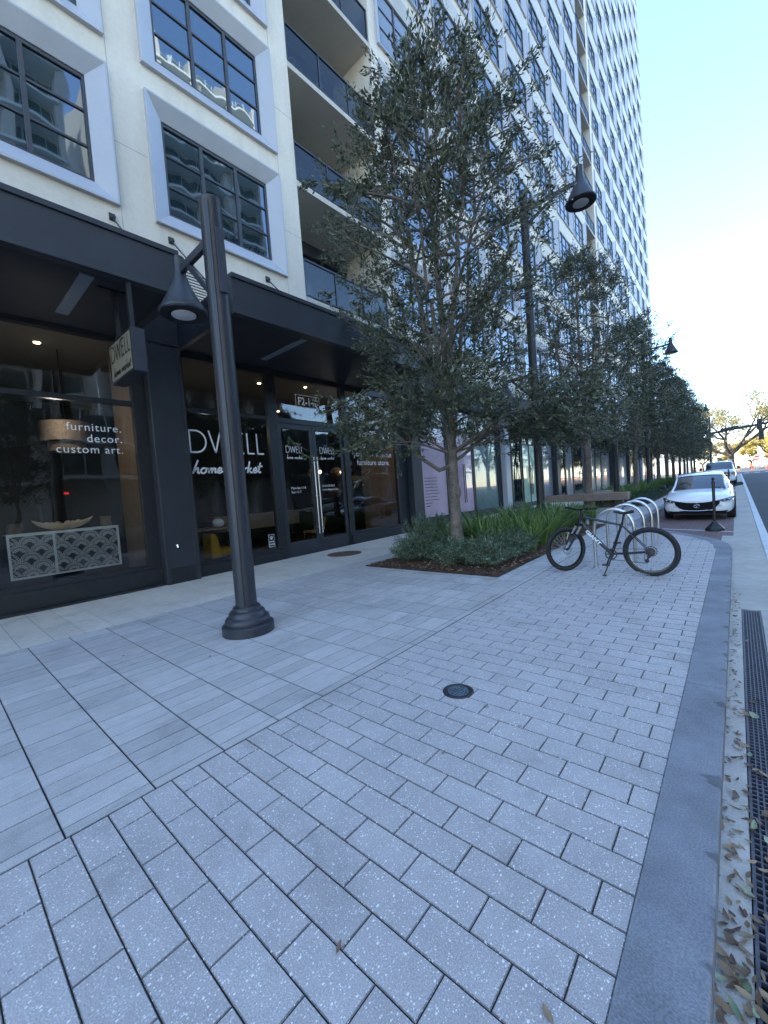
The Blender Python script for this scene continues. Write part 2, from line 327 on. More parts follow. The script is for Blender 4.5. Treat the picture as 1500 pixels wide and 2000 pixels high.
# ---------------------------------------------------------------- ground, road, kerb
def sheet(name, x0, x1, ys, dz, m, kind='structure'):
    b = MB()
    for a, c in zip(ys[:-1], ys[1:]): b.quad((x0, a, gz(a)+dz), (x1, a, gz(a)+dz), (x1, c, gz(c)+dz), (x0, c, gz(c)+dz))
    o = b.build(name, m); tag(o, kind=kind); return o
YS = [-400, -60, -12, 3, 30, 60, 90, 120, 300, 1200]
gb = MB()
for a, c in zip(YS[:-1], YS[1:]):
    for xa, xb in ((-900, -.35), (-.35, 900)): gb.quad((xa, a, gz(a)-.40), (xb, a, gz(a)-.40), (xb, c, gz(c)-.40), (xa, c, gz(c)-.40))
tag(gb.build('ground', M['ground']), kind='structure')
RD = -.13
sheet('road', .5, 14, [-60, 3, 60, 120], RD, M['asphalt'])
sheet('cross_street', -120, 120, [78, 92], RD+.006, M['asphalt'])
sheet('far_road', .5, 14, [120, 400], RD, M['asphalt'])
tag(MB().box(14, 16.9, -60, 76, -.4, .02, True).build('far_pavement', M['gutter']), kind='structure')
# kerb outer line as a function of y
KP = [(-60, -.1), (9.7, -.1), (10.2, -.13), (10.7, -.26), (11.2, -.52), (11.7, -.88), (12.3, -1.38), (12.9, -1.83), (13.5, -2.12), (14.2, -2.22), (15, -2.24), (66, -2.24), (68.5, -1.0), (71, -.2), (73, -.1), (77, -.1)]
def kx(y):
    for (a, xa), (b, xb) in zip(KP[:-1], KP[1:]):
        if a <= y <= b: return xa+(xb-xa)*(y-a)/(b-a)
    return -.1
# gutter with trench slot
GR0, GR1 = .002, .158
b = MB()
b.box(-.4, GR0-.004, -60, 3, -.4, RD); b.box(-.4, GR0-.004, 3, 6.19, -.4, RD, True)
b.box(GR1+.004, .35, -60, 3, -.4, RD); b.box(GR1+.004, .35, 3, 6.19, -.4, RD, True)
b.box(GR0-.004, GR1+.004, -60, -2.5, -.4, RD)
yy = 6.19
while yy < 76:
    y2 = min(yy+3.1, 76); b.box(-.1 if yy > 10 else -.3, .35, yy+.006, y2, -.4, RD, True); yy = y2
tag(b.build('gutter', M['gutter'], bevel=.004), kind='structure')
b = MB(); b.box(.352, .498, -60, 3, -.4, RD+.012); 
yy = 3
while yy < 76: b.box(.352, .498, yy+.004, yy+3.05, -.4, RD+.012, True); yy += 3.05
tag(b.build('kerb_strip', M['paint'], bevel=.008), kind='structure')
sheet('trench_floor', GR0-.03, GR1+.03, [-2.5, 3, 6.2], -.30, M['trench'])
sheet('parking_bay', -2.5, -.1, [9.2, 30, 60, 76], RD-.004, M['bayb'])
b = MB(); b.quad((-1.62, 13.62, gz(13.6)+RD+.003), (-.1, 13.05, gz(13)+RD+.003), (-.1, 13.15, gz(13.1)+RD+.003), (-1.62, 13.72, gz(13.7)+RD+.003))
for yb in (20.2, 26.8, 33.4, 40): b.quad((-2.2, yb, gz(yb)+RD+.003), (-.1, yb, gz(yb)+RD+.003), (-.1, yb+.1, gz(yb)+RD+.004), (-2.2, yb+.1, gz(yb)+RD+.004))
tag(b.build('parking_line', M['paint']), kind='structure')
b = MB(); b.quad((.6, 74.5, gz(74.5)+RD+.012), (14, 74.5, gz(74.5)+RD+.012), (14, 75.3, gz(75)+RD+.015), (.6, 75.3, gz(75)+RD+.015))
for i in range(12): x = .8+i*1.1; b.quad((x, 76, gz(76)+RD+.012), (x+.55, 76, gz(76)+RD+.012), (x+.55, 77.9, gz(78)+RD+.012), (x, 77.9, gz(78)+RD+.012))
tag(b.build('stop_line', M['paint']), kind='structure')
# kerb stones
joints = [-10, -6.4, -3.0, .30, 3.59, 6.90, 9.7]
b = MB(); W = .222; step = .004
def kseg(b, ya, yb, w=W):
    pts = [ya]+[k for k, _ in KP if ya < k < yb]+[yb]
    for p, q in zip(pts[:-1], pts[1:]):
        a0, a1 = kx(p), kx(q); n = len(b.v); zt = .004
        t = 0.0
        for y, x in ((p, a0), (q, a1)):
            g = gz(y); b.v += [(x, y, -.35+g), (x, y, zt+g-.008), (x-.008, y, zt+g), (x-w, y, zt+g), (x-w, y, -.35+g)]
        for i in range(4): b.f.append((n+i, n+5+i, n+6+i, n+1+i))
        b.f.append((n, n+1, n+2, n+3, n+4)); b.f.append((n+9, n+8, n+7, n+6, n+5))
for ja, jb in zip(joints[:-1], joints[1:]): kseg(b, ja+step, jb-step)
kseg(b, 9.7+step, 12.3, .26); kseg(b, 12.3+step, 15, .30)
yy = 15.0
while yy < 76: kseg(b, yy+step, min(yy+3, 77)-step, .2); yy += 3
ko = b.build('kerb', M['kerb']); tag(ko, kind='structure')
tag(MB().box(-.115, -.0985, -10, 9.7, -.14, -.012).build('kerb_edge_stain', M['rust']), kind='structure') if False else None

def slabs(name, rects, m, h=.03, bev=.004, var=.05, edge_dark=.5):
    """rects: (x0,x1,y0,y1) each a bevelled stone whose top follows the slope; one mesh"""
    V = []; F = []; T = []
    for (x0, x1, y0, y1) in rects:
        n = len(V); dz = random.uniform(-.0008, .0008); tx = random.uniform(-.0004, .0004)
        for (ins, zz) in ((0, -h), (0, -bev), (bev*.7, 0)):
            for (x, y, sx) in ((x0+ins, y0+ins, -1), (x1-ins, y0+ins, 1), (x1-ins, y1-ins, 1), (x0+ins, y1-ins, -1)):
                V.append((x, y, gz(y)+zz+dz+tx*sx))
        for l in (0, 4):
            for i in range(4): j = (i+1) % 4; F.append((n+l+i, n+l+j, n+l+4+j, n+l+4+i))
        F.append((n+8, n+9, n+10, n+11)); t = random.random(); ge = t-edge_dark/(2*var); T += [ge]*8+[t]  # bevel and side faces get a darker tint than the stone top
    o = npmesh(name, np.array(V), np.array(F), m, T); tag(o, kind='structure'); return o
g = .0021
PL = (-6.1, -3.03, 6.2, 13.8); PL2 = (-6.1, -3.03, 20.3, 58)   # planting beds
rects = []
k0 = int((-8-.83)/.157)
for k in range(k0, 85):
    y0 = .83+k*.157; y1 = y0+.157
    if y1 > 13.6: break
    off = 0 if k % 2 == 0 else -.1585
    xr = kx((y0+y1)/2)-.18 if y0 > 9.6 else -.322+.0
    x = -.435+off; edges = [xr]
    while x >= xr-.03: x -= .317
    while x > -2.5+.03: edges.append(x); x -= .317
    edges.append(-2.5)
    for a, c in zip(edges[1:], edges[:-1]):
        if c-a > .02: rects.append((a+g, c-g, y0+g, y1-g))
slabs('paver_pavement', rects, M['paver'], bev=.0042, var=.05, edge_dark=.5)
def cut(rects, hole):
    out = []
    for (x0, x1, y0, y1) in rects:
        hx0, hx1, hy0, hy1 = hole
        if x1 <= hx0 or x0 >= hx1 or y1 <= hy0 or y0 >= hy1: out.append((x0, x1, y0, y1)); continue
        if y0 < hy0-.02: out.append((x0, x1, y0, hy0-g))
        if y1 > hy1+.02: out.append((x0, x1, hy1+g, y1))
        a, c = max(y0, hy0), min(y1, hy1)
        if x0 < hx0-.02: out.append((x0, hx0-g, a, c))
        if x1 > hx1+.02: out.append((hx1+g, x1, a, c))
    return out
rects = []
y = .341-.4075*24; row = 0
while y < 40:
    far = y > 13.6
    x = -2.507 if not far else -2.44
    es = [x]; 
    if not far: es.append(-2.587)
    x = es[-1]
    while x > -6.6+.1:
        x -= random.choice((.165, .165, .25, .33)) if y < 16 else .5
        es.append(x)
    es[-1] = -6.608
    if len(es) > 2 and es[-2]-es[-1] < .06: es.pop(-2)
    gg = .0036 if not far else .004
    for a, c in zip(es[1:], es[:-1]): rects.append((a+.0022, c-.0022, y+gg, y+.4075-gg))
    y += .4075
rects = cut(cut(rects, PL), PL2)
slabs('plank_pavement', rects, M['plank'], bev=.0035, var=.10, edge_dark=.45)
rects = []; y = .688-.33*30
while y < 40:
    es = [-6.612, -9.02]
    rects.append((-9.02, -6.614, y+.0015, y+.33-.0015)); y += .33
slabs('beige_pavement', rects, M['beige'], bev=.003, var=.04, edge_dark=.3)
sheet('pavement_bed', -9.3, -.3, [-10, 3, 9.7], -.0048, M['joint'])
b = MB(); yb_ = 9.7
while yb_ < 13.39: b.quad((-9.3, yb_, gz(yb_)-.0048), (kx(yb_)-.1, yb_, gz(yb_)-.0048), (kx(yb_+.1)-.1, yb_+.1, gz(yb_+.1)-.0048), (-9.3, yb_+.1, gz(yb_+.1)-.0048)); yb_ += .1
tag(b.build('pavement_bed', M['joint']), kind='structure')
sheet('pavement_base', -9.3, -2.3, [13.4, 40, 76], -.0048, M['joint'])
rects = [(-9.02, -2.44, 39+i*1.2+.004, 40.2+i*1.2-.004) for i in range(1, 32)]
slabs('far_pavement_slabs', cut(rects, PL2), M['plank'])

# drain grate
b = MB()
for x in (GR0, GR1-.012): b.box(x, x+.012, -2.5, 3, RD-.03, RD+.002); b.box(x, x+.012, 3, 6.17, RD-.03, RD+.002, True)
nb = 5
for i in range(nb):
    x = GR0+.012+(i+1)*(GR1-GR0-.024)/(nb+1)-.0035; b.box(x, x+.007, -2.5, 3, RD-.03, RD-.001); b.box(x, x+.007, 3, 6.17, RD-.03, RD-.001, True)
y = -2.46
while y < 6.15: b.box(GR0+.012, GR1-.012, y, y+.0085, RD-.022, RD-.003, True); y += .036
tag(b.build('drain_grate', M['steelrim']), 'long slotted iron drain grate set in the gutter beside the kerb', 'drain grate')

# small round cover and rusty cover
cv = empty('drain_cover', (-1.655, 2.6, 0), 'small round iron cover with worn crossed pattern in the speckled pavers', 'cover')
MB().lathe((0, 0, 0), [(.118, -.02), (.118, .004), (.112, .007), (.094, .007), (.090, .003), (.0905, -.02)], 40).build('rim', M['iron'], cv, True)
MB().lathe((0, 0, 0), [(.089, -.01), (.089, .002)], 32).build('plate', M['iron'], cv)
b = MB()
for i in range(-2, 3):
    l = math.sqrt(max(0, .07**2-(i*.024)**2)); a = i*.024
    b.box(a-.003, a+.003, -l, l, .001, .006); b.box(-l, l, a-.003, a+.003, .001, .0055)
for rad in (.052, .076): b.lathe((0, 0, 0), [(rad+.003, .001), (rad+.003, .0057), (rad-.003, .0057), (rad-.003, .001)], 32)
for i in range(12):
    a = i*math.pi/6; d = Vector((math.cos(a), math.sin(a), 0)); n = Vector((-d.y, d.x, 0))*.0025
    b.prism([d*.056-n+Vector((0,0,.001)), d*.074-n+Vector((0,0,.001)), d*.074+n+Vector((0,0,.001)), d*.056+n+Vector((0,0,.001))], (0, 0, .0046))
b.build('pattern', M['coverblue'], cv)
rc = MB().lathe((0, 0, 0), [(.46, -.02), (.46, .006), (.44, .009), (.43, .004), (.42, .009), (.25, .009), (0.24, .007), (.02, .007)], 48).build('manhole_cover', M['rust'])
rc.location = (-7.92, 7.35, gz(7.35)); tag(rc, 'rusty round manhole cover in the beige paving before the glass doors', 'manhole cover')

# ---------------------------------------------------------------- the tower
XF = -8.9
TW = empty('apartment_tower', (XF, 30, 0), 'cream residential tower with pale framed windows above dark ground floor shops', 'building')
TW.location = (0, 0, 0)
ZB, PIT, NF = 7.49, 3.16, 21
units = [(-4.2, -.75), (-.4, 3.06), (3.71, 6.96)] + [(11.62+3.83*i, 15.12+3.83*i) for i in range(7)] + [(42.15+3.82*i, 45.65+3.82*i) for i in range(8)]
balc = [(7.58, 11.25), (38.3, 41.55)]
YEND = 72.7; ZTOP = ZB+PIT*NF+.6
b = MB()   # wall: piers and spandrels with real openings
edges = [-16.0]
opens = sorted(units+balc)
prev = -16.0
for (a, c) in opens:
    ya, yc = (a+.04, c-.04) if (a, c) in units else (a, c)
    b.box(XF-.32, XF, prev, ya, 5.3 if prev < 15 else 6.28, ZTOP); prev = yc
b.box(XF-.32, XF, prev, YEND, 6.28, ZTOP)
for (a, c) in units:
    for k in range(-1, NF):
        z0 = (ZB+PIT*k+2.64-.04) if k >= 0 else (5.3 if a < 11 else 6.28); z1 = ZB+PIT*(k+1)+.04 if k < NF-1 else ZTOP
        b.box(XF-.30, XF-.003, a+.04, c-.04, z0, z1)
b.build('wall', M['cream'], TW)
MB().box(-34, XF-.30, YEND-.3, YEND+.02, 0, ZTOP).box(-34, XF+.1, -16, YEND+.05, ZTOP, ZTOP+.8).box(-34, XF, -16.3, -16.0, 0, ZTOP).box(-34, -33.7, -16, YEND, 0, ZTOP).build('end_wall', M['cream'], TW)
for k in range(0, 8):                                # thin score lines in the render
    z = ZB+PIT*k-.62
    for (ya, yb) in ((3.1, 3.68), (7.0, 7.57)): MB().box(XF, XF+.0015, ya, yb, z+1.9, z+1.91).build('render_joint', M['greyfilm'], TW)
for yj in (3.09, 6.985): MB().box(XF, XF+.0015, yj, yj+.008, 5.4, 40).build('render_joint', M['greyfilm'], TW)
# one window unit: local origin at outer bottom-left (y,z), on plane x=XF
def win_meshes(Wd, H=2.64):
    ins = .345; xo = .09; xi = -.085
    fr = MB(); o = [(0, 0), (Wd, 0), (Wd, H), (0, H)]
    lip = [(.035, .035), (Wd-.035, .035), (Wd-.035, H-.035), (.035, H-.035)]
    inn = [(ins, ins), (Wd-ins, ins), (Wd-ins, H-ins), (ins, H-ins)]
    n = 0; fr.v += [(-.02, y, z) for y, z in o]+[(xo, y, z) for y, z in o]+[(xo, y, z) for y, z in lip]+[(xi, y, z) for y, z in inn]+[(xi-.06, y, z) for y, z in inn]
    for l in range(4):
        for i in range(4): j = (i+1) % 4; fr.f.append((l*4+i, l*4+j, l*4+4+j, l*4+4+i))
    mu = MB(); a0, a1, z0, z1 = ins, Wd-ins, ins, H-ins; t = .05
    mu.box(xi-.07, xi-.02, a0, a0+t, z0, z1).box(xi-.07, xi-.02, a1-t, a1, z0, z1).box(xi-.069, xi-.021, a0+t, a1-t, z0, z0+t).box(xi-.069, xi-.021, a0+t, a1-t, z1-t-.02, z1)
    for i in (1, 2):
        y = a0+(a1-a0)*i/3; mu.box(xi-.068, xi-.018, y-.038, y+.038, z0+t, z1-t-.02)
        z = z0+(z1-z0)*i/3
        for j in range(3):
            ya = a0+(a1-a0)*j/3+.038; yb = a0+(a1-a0)*(j+1)/3-.038; mu.box(xi-.066, xi-.03, ya, yb, z-.02, z+.02)
    gl = MB()
    for j in range(3):
        for i in range(3):
            ya = a0+(a1-a0)*j/3; yb = a0+(a1-a0)*(j+1)/3; za = z0+(z1-z0)*i/3; zb = z0+(z1-z0)*(i+1)/3
            gl.quad((xi-.055, ya, za), (xi-.055, yb, za), (xi-.055, yb, zb), (xi-.055, ya, zb))
    return fr, mu, gl
cands = []
for (a, c) in units:
    for k in range(NF):
        z = ZB+PIT*k; d = math.sqrt(XF**2+((a+c)/2)**2+(z-1.55)**2); cands.append((d*(1+.3*(a < -.5)) , a, c, z))
cands.sort(); protos = {}
rest = []
for i, (d, a, c, z) in enumerate(cands):
    wd = round(c-a, 2)
    if i < 97 and a > -3:
        if wd not in protos:
            fr, mu, gl = win_meshes(wd); protos[wd] = []
            o = fr.build('window', M['alu'], TW); m2 = mu.build('mullion', M['wframe'], o); g2 = gl.build('pane', M['uglass'], o); protos[wd] = o
            o.location = (XF, a, z)
        else:
            o = copy_tree(protos[wd], TW); o.location = (XF, a, z)
    else: rest.append((a, c, z))
big = [MB(), MB(), MB()]; cache = {}
for (a, c, z) in rest:
    wd = round(c-a, 2)
    if wd not in cache: cache[wd] = win_meshes(wd)
    for B_, S_ in zip(big, cache[wd]):
        n = len(B_.v); B_.v += [(x+XF, y+a, q+z) for x, y, q in S_.v]; B_.f += [tuple(n+i for i in f_) for f_ in S_.f]
def blinds(col):
    m = M['uglass'].copy(); m.name = 'glass_with_blinds'; m.node_tree.nodes['Principled BSDF'].inputs['Base Color'].default_value = (*col, 1); return m
BL = [blinds(c) for c in ((.10, .10, .09), (.05, .055, .055), (.17, .165, .15))]; rb = random.Random(21)
for o in TW.children:
    if o.name.startswith('window'):
        for ch in o.children:
            if ch.name.startswith('pane') and o.location.y > 11 and rb.random() < .5:
                ch.material_slots[0].link = 'OBJECT'; ch.material_slots[0].material = rb.choice(BL)
ws = tag(big[0].build('high_windows', M['alu'], TW), kind='stuff')
tag(big[1].build('high_mullions', M['wframe'], ws), kind='stuff'); tag(big[2].build('high_panes', M['uglass'], ws), kind='stuff')
# balconies
def balcony(ya, yb, k, first):
    zs = 7.22+PIT*k
    sl = MB().box(-10.9, XF-.02, ya+.005, yb-.005, zs-.15, zs); o = sl.build('balcony', M['concrete'], TW) if not first else sl.build('balcony', M['concrete'], TW)
    n = max(2, round((yb-ya)/1.22)); r = MB()
    r.box(XF-.085, XF-.035, ya+.02, yb-.02, zs+1.03, zs+1.075); r.box(XF-.075, XF-.045, ya+.02, yb-.02, zs+.06, zs+.085)
    for i in range(n+1):
        y = ya+.05+(yb-ya-.1)*i/n; r.box(XF-.08, XF-.04, y-.02, y+.02, zs-.02 if k == 0 else zs, zs+1.03)
    r.build('railing', M['metal2'], o)
    MB().box(XF-.066, XF-.058, ya+.05, yb-.05, zs+.085, zs+1.03).build('glass_panel', M['rglass'], o)
    wf = MB()
    for y in np.linspace(ya+.04, yb-.04, 4): wf.box(-10.88, -10.78, y-.04, y+.04, zs, zs+2.75)
    wf.box(-10.88, -10.76, ya, yb, zs+2.6, zs+3.01).box(-10.88, -10.79, ya, yb, zs, zs+.08); wf.build('door_frame', M['wframe'], o)
    MB().quad((-10.83, ya, zs), (-10.83, yb, zs), (-10.83, yb, zs+2.62), (-10.83, ya, zs+2.62)).build('balcony_glass', M['bglass'], o)
for (ya, yb) in balc:
    MB().box(-11.2, XF-.325, ya-.3, ya, 6.3, ZTOP).box(-11.2, XF-.325, yb, yb+.3, 6.3, ZTOP).box(-11.3, -10.95, ya, yb, 6.3, ZTOP).build('recess_wall', M['cream'], TW)
    for k in range(0, NF if ya > 20 else 8): balcony(ya, yb, k, False)
    if ya < 20: MB().box(XF-.30, XF-.002, ya, yb, 5.3, 7.068).build('parapet', M['cream'], TW)

# ground floor
XG = -9.2
def shopbox(b, y0, y1, z0, z1, x0=XG-.05, x1=XG+.05): b.box(x0, x1, y0, y1, z0, z1)
b = MB()
# window one
W1 = (-3.2, 3.1)
def fbox(name, items, m, parent=TW, bevel=.004):
    b = MB()
    for it in items: b.box(*it)
    return b.build(name, m, parent, bevel=bevel)
sf = fbox('shop_window', [(XG-.06, XG+.07, W1[0], 3.02, .36, .45), (XG-.06, XG+.06, 3.02, 3.27, .36, 5.0), (XG-.06, XG+.06, -3.2, -3.1, .36, 5.0), (XG-.05, XG+.05, -3.1, 3.02, 3.70, 3.80), (XG-.05, XG+.06, -3.1, 3.02, 4.94, 5.04), (XG-.04, XG+.10, -3.2, 3.27, 0.0, .36), (XG-.04, XG+.22, -3.2, 3.27, -.1, .04)], M['black'])
MB().quad((XG, -3.1, .45), (XG, 3.02, .45), (XG, 3.02, 3.7), (XG, -3.1, 3.7)).quad((XG, -3.1, 3.8), (XG, 3.02, 3.8), (XG, 3.02, 4.94), (XG, -3.1, 4.94)).build('pane', M['sglass'], sf)
W1o = sf
col = fbox('column', [(-9.5, XF, 3.27, 3.92, 0, 5.3)], M['metal2'], bevel=.006)
fbox('column_trim', [(XF, XF+.006, 3.275, 3.335, .01, 5.0), (XF, XF+.012, 3.86, 3.925, .01, 5.0), (XF, XF+.014, 3.335, 3.86, .34, .36), (-9.5, XF+.02, 3.92, 3.95, 0, 5.0)], M['metal'], col)
fbox('column_base', [(XF, XF+.004, 3.336, 3.858, .012, .34)], M['black'], col, 0)
fbox('panel_seam', [(XF, XF+.002, 3.335, 3.86, 4.62, 4.626)], M['black'], col, 0)
sp = MB().tube([(XF, 3.5, .80), (XF+.05, 3.5, .80)], .018, 10).tube([(XF+.045, 3.5, .82), (XF+.055, 3.5, .76)], .013, 8).tube([(XF+.02, 3.47, .82), (XF+.02, 3.53, .82)], .008, 8)
tag(sp.build('wall_tap', M['chrome'], None, True), 'small chrome tap sticking out of the dark clad column', 'tap')
W2 = fbox('shop_window', [(XG-.06, XG+.06, 3.95, 4.08, .05, 5.0), (XG-.06, XG+.07, 6.17, 6.42, .05, 5.0), (XG-.05, XG+.06, 4.08, 6.17, .26, .34), (XG-.05, XG+.05, 4.08, 6.17, 3.70, 3.80), (XG-.05, XG+.05, 4.08, 6.17, 4.90, 5.04), (XG-.04, XG+.12, 3.95, 6.36, -.1, .26)], M['black'])
MB().quad((XG, 4.08, .34), (XG, 6.17, .34), (XG, 6.17, 3.7), (XG, 4.08, 3.7)).quad((XG, 4.08, 3.8), (XG, 6.17, 3.8), (XG, 6.17, 4.9), (XG, 4.08, 4.9)).build('pane', M['sglass'], W2)
TR = fbox('transom_window', [(XG-.05, XG+.06, 6.42, 8.8, 3.66, 3.80), (XG-.05, XG+.06, 6.42, 8.8, 4.90, 5.04), (XG-.05, XG+.05, 6.42, 6.47, 3.8, 4.9)], M['black'])
MB().quad((XG, 6.42, 3.8), (XG, 8.8, 3.8), (XG, 8.8, 4.9), (XG, 6.42, 4.9)).build('pane', M['sglass'], TR)
doors = []
for (a, c, hs) in ((6.44, 7.605, 1), (7.615, 8.78, 0)):
    D = fbox('glass_door', [(XG-.03, XG+.035, a, a+.11, .04, 3.66), (XG-.03, XG+.035, c-.11, c, .04, 3.66), (XG-.03, XG+.035, a+.11, c-.11, .04, .42), (XG-.03, XG+.035, a+.11, c-.11, 3.52, 3.66)], M['metal'])
    MB().quad((XG, a+.11, .42), (XG, c-.11, .42), (XG, c-.11, 3.52), (XG, a+.11, 3.52)).build('pane', M['sglass'], D)
    hy = c-.055 if hs else a+.055
    h = MB().tube([(XG+.10, hy, .56), (XG+.10, hy, 2.76)], .017, 12)
    for z in (.75, 1.65, 2.6): h.tube([(XG+.03, hy, z), (XG+.10, hy, z)], .010, 8)
    h.build('handle', M['steel'], D, True); doors.append(D)
W3 = fbox('shop_window', [(XG-.06, XG+.07, 8.8, 9.02, .05, 5.0), (XG-.06, XG+.06, 11.34, 11.5, .05, 5.0), (XG-.05, XG+.06, 9.02, 11.34, .34, .44), (XG-.05, XG+.05, 9.02, 11.34, 4.86, 5.04), (XG-.04, XG+.12, 8.85, 11.5, -.1, .34), (XG-.05, XG+.05, 9.02, 11.34, 3.70, 3.78)], M['black'])
MB().quad((XG, 9.02, .44), (XG, 11.34, .44), (XG, 11.34, 3.7), (XG, 9.02, 3.7)).quad((XG, 9.02, 3.78), (XG, 11.34, 3.78), (XG, 11.34, 4.86), (XG, 9.02, 4.86)).build('pane', M['sglass'], W3)
fbox('column', [(-9.6, XF, 11.95, 12.55, 0, 5.3)], M['metal2'])
fbox('door_step', [(XG-.1, XG+.14, 6.42, 8.8, -.1, .035)], M['black'])
# farther shopfronts
fbox('fascia_band', [(-9.3, XF-.01, 11.5, YEND, 5.0, 6.27)], M['soffit'])
fbox('plinth', [(-9.6, XF-.02, 11.5, 13.0, -.1, 5.0)], M['soffit']) if False else None
def farpane(name, y0, y1, m, z0=.5, z1=4.05, x=XG):
    o = fbox(name, [(x-.04, x+.04, y0, y0+.08, gz(y0), 5.0), (x-.04, x+.04, y1-.08, y1, gz(y0), 5.0), (x-.04, x+.05, y0+.08, y1-.08, gz(y0)-.1, z0), (x-.04, x+.03, y0+.08, y1-.08, z1, z1+.08)], M['black'])
    MB().quad((x, y0+.08, z0), (x, y1-.08, z0), (x, y1-.08, z1), (x, y0+.08, z1)).build('pane', m, o)
    MB().quad((x, y0+.08, z1+.08), (x, y1-.08, z1+.08), (x, y1-.08, 5.0), (x, y0+.08, 5.0)).build('upper_pane', M['bglass'], o); return o
def filmglass(name, src):
    m = src.copy(); m.name = name; p = m.node_tree.nodes['Principled BSDF']; p.inputs['Coat Weight'].default_value = 1; p.inputs['Coat Roughness'].default_value = .02; return m
M['pinkg'] = filmglass('pink_film_glass', M['pink']); M['greeng'] = filmglass('green_film_glass', M['green']); M['tealg'] = filmglass('teal_glass', M['teal']); M['greyg'] = filmglass('grey_glass', M['greyfilm'])
P1 = farpane('shop_window', 12.75, 14.75, M['pinkg'])
P2 = farpane('shop_window', 15.1, 17.0, M['pinkg'])
b = MB()
for i in range(9):
    z = 2.05-i*.125; b.box(XG+.001, XG+.004, 13.05, 14.05-(.5 if i == 8 else random.random()*.15), z-.012, z+.012)
b.box(XG+.001, XG+.004, 13.1, 13.35, .92, .96); b.build('small_print', M['metal2'], P1)
b = MB().tube([(XG+.1, 15.95, .9), (XG+.1, 15.95, 2.6)], .02, 8).tube([(XG+.1, 16.1, .9), (XG+.1, 16.1, 2.6)], .02, 8); b.build('handle', M['black'], P2)
farpane('shop_window', 17.05, 19.6, M['tealg'])
fbox('column', [(-9.4, XF, 19.95, 20.5, 0, 5.0)], M['alu'])
farpane('shop_window', 21.3, 22.6, M['bglass'])
G = farpane('glass_door', 22.75, 24.9, M['greeng'], .45, 3.75)
MB().box(XG, XG+.03, 23.78, 23.86, .45, 3.75).tube([(XG+.12, 23.72, .9), (XG+.12, 23.72, 2.6)], .025, 8).tube([(XG+.12, 23.92, .9), (XG+.12, 23.92, 2.6)], .025, 8).build('handle', M['iron'], G)
fbox('column', [(-9.4, XF, 27.9, 28.5, 0, 5.0)], M['metal2'])
y = 25.0; ms = [M['greyg'], M['bglass'], M['greyg'], M['bglass'], M['greyg'], M['tealg']]
i = 0
for (y0, y1) in ((25, 27.8), (28.6, 30.4), (30.5, 32.2), (32.3, 35.6), (36.4, 38.6), (38.7, 40.6), (40.7, 44), (44.7, 48), (48.1, 52), (52.7, 56), (56.1, 60), (60.6, 64), (64.2, 68), (68.5, 72.4)):
    farpane('shop_window', y0, y1, ms[i % 6]); i += 1
for y in (36.0, 44.2, 52.2, 60.2, 68.2): fbox('column', [(-9.4, XF, y-.2, y+.4, 0, 5.0)], M['alu' if int(y) % 3 == 0 else 'metal2'])
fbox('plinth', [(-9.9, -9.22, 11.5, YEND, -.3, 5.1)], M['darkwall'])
for it in ((-9.6, -9.15, 11.5, 11.94, 0, 5.1), (-9.6, -9.16, 19.6, 19.95, 0, 5.1), (-9.6, -9.16, 20.5, 21.3, 0, 5.1)): fbox('side_panel', [it], M['soffit'])
# canopy
cn = fbox('canopy', [(-6.72, -6.6, -5, 3.05, 4.96, 5.56), (-6.76, -6.57, -5, 3.05, 5.56, 5.64), (-6.73, -6.585, -5, 3.05, 4.94, 4.985), (-6.72, -6.6, 3.94, 10.05, 4.96, 5.56), (-6.76, -6.57, 3.94, 10.05, 5.56, 5.64), (-6.73, -6.585, 3.94, 10.05, 4.94, 4.985),
               (-9.14, -6.72, 2.96, 3.05, 4.96, 5.55), (-9.14, -6.72, 3.94, 4.03, 4.96, 5.55), (-9.14, -6.72, 9.96, 10.05, 4.96, 5.55)], M['metal2'], bevel=.006)
fbox('soffit', [(-9.3, -6.72, -5, 2.96, 5.04, 5.10), (-9.3, -6.72, 4.03, 9.96, 5.04, 5.10), (-9.3, -9.0, 3.05, 3.94, 5.04, 5.10)], M['soffit'], cn, 0)
fbox('canopy_roof', [(-8.9, -6.72, -5, 2.96, 5.44, 5.5), (-8.9, -6.72, 4.03, 9.96, 5.44, 5.5)], M['metal'], cn, 0)
fbox('soffit_light', [(-8.6, -7.0, 1.80, 1.98, 5.025, 5.045)], M['strip'], cn, 0)
fbox('soffit_light', [(-8.6, -7.0, 5.75, 5.90, 5.025, 5.045)], M['strip'], cn, 0)
b = MB(); b.box(-8.9, -8.78, 3.02, 3.97, 6.05, 6.15).box(-8.9, -8.4, 3.0, 3.06, 5.5, 6.1).box(-8.9, -8.4, 3.92, 3.98, 5.5, 6.1).box(-8.9, -8.38, 3.0, 3.98, 6.1, 6.14)
b.build('column_hood', M['metal2'], cn)
b = MB()
for i in range(18):
    z = 4.92+i*.052; b.prism([(-7.4, 3.06, z), (-7.33, 3.06, z-.03), (-7.325, 3.06, z-.02), (-7.395, 3.06, z+.01)], (0, .87, 0))
b.build('louvre', M['metal2'], cn)
MB().box(-8.898, -8.86, 3.06, 3.93, 4.99, 6.04).build('louvre_back', M['soffit'], cn)
b = MB()
for y in (2.91, 3.99, 6.34, 8.9): b.tube([(-8.88, y, 7.23-(.05 if y > 8 else 0)), (-7.2, y+.02, 5.5)], .014, 8).box(XF, XF+.03, y-.05, y+.05, 7.17, 7.30).tube([(XF+.02, y-.03, 7.22), (XF+.09, y+.03, 7.22)], .03, 8)
b.build('tie_rod', M['metal2'], cn, True)

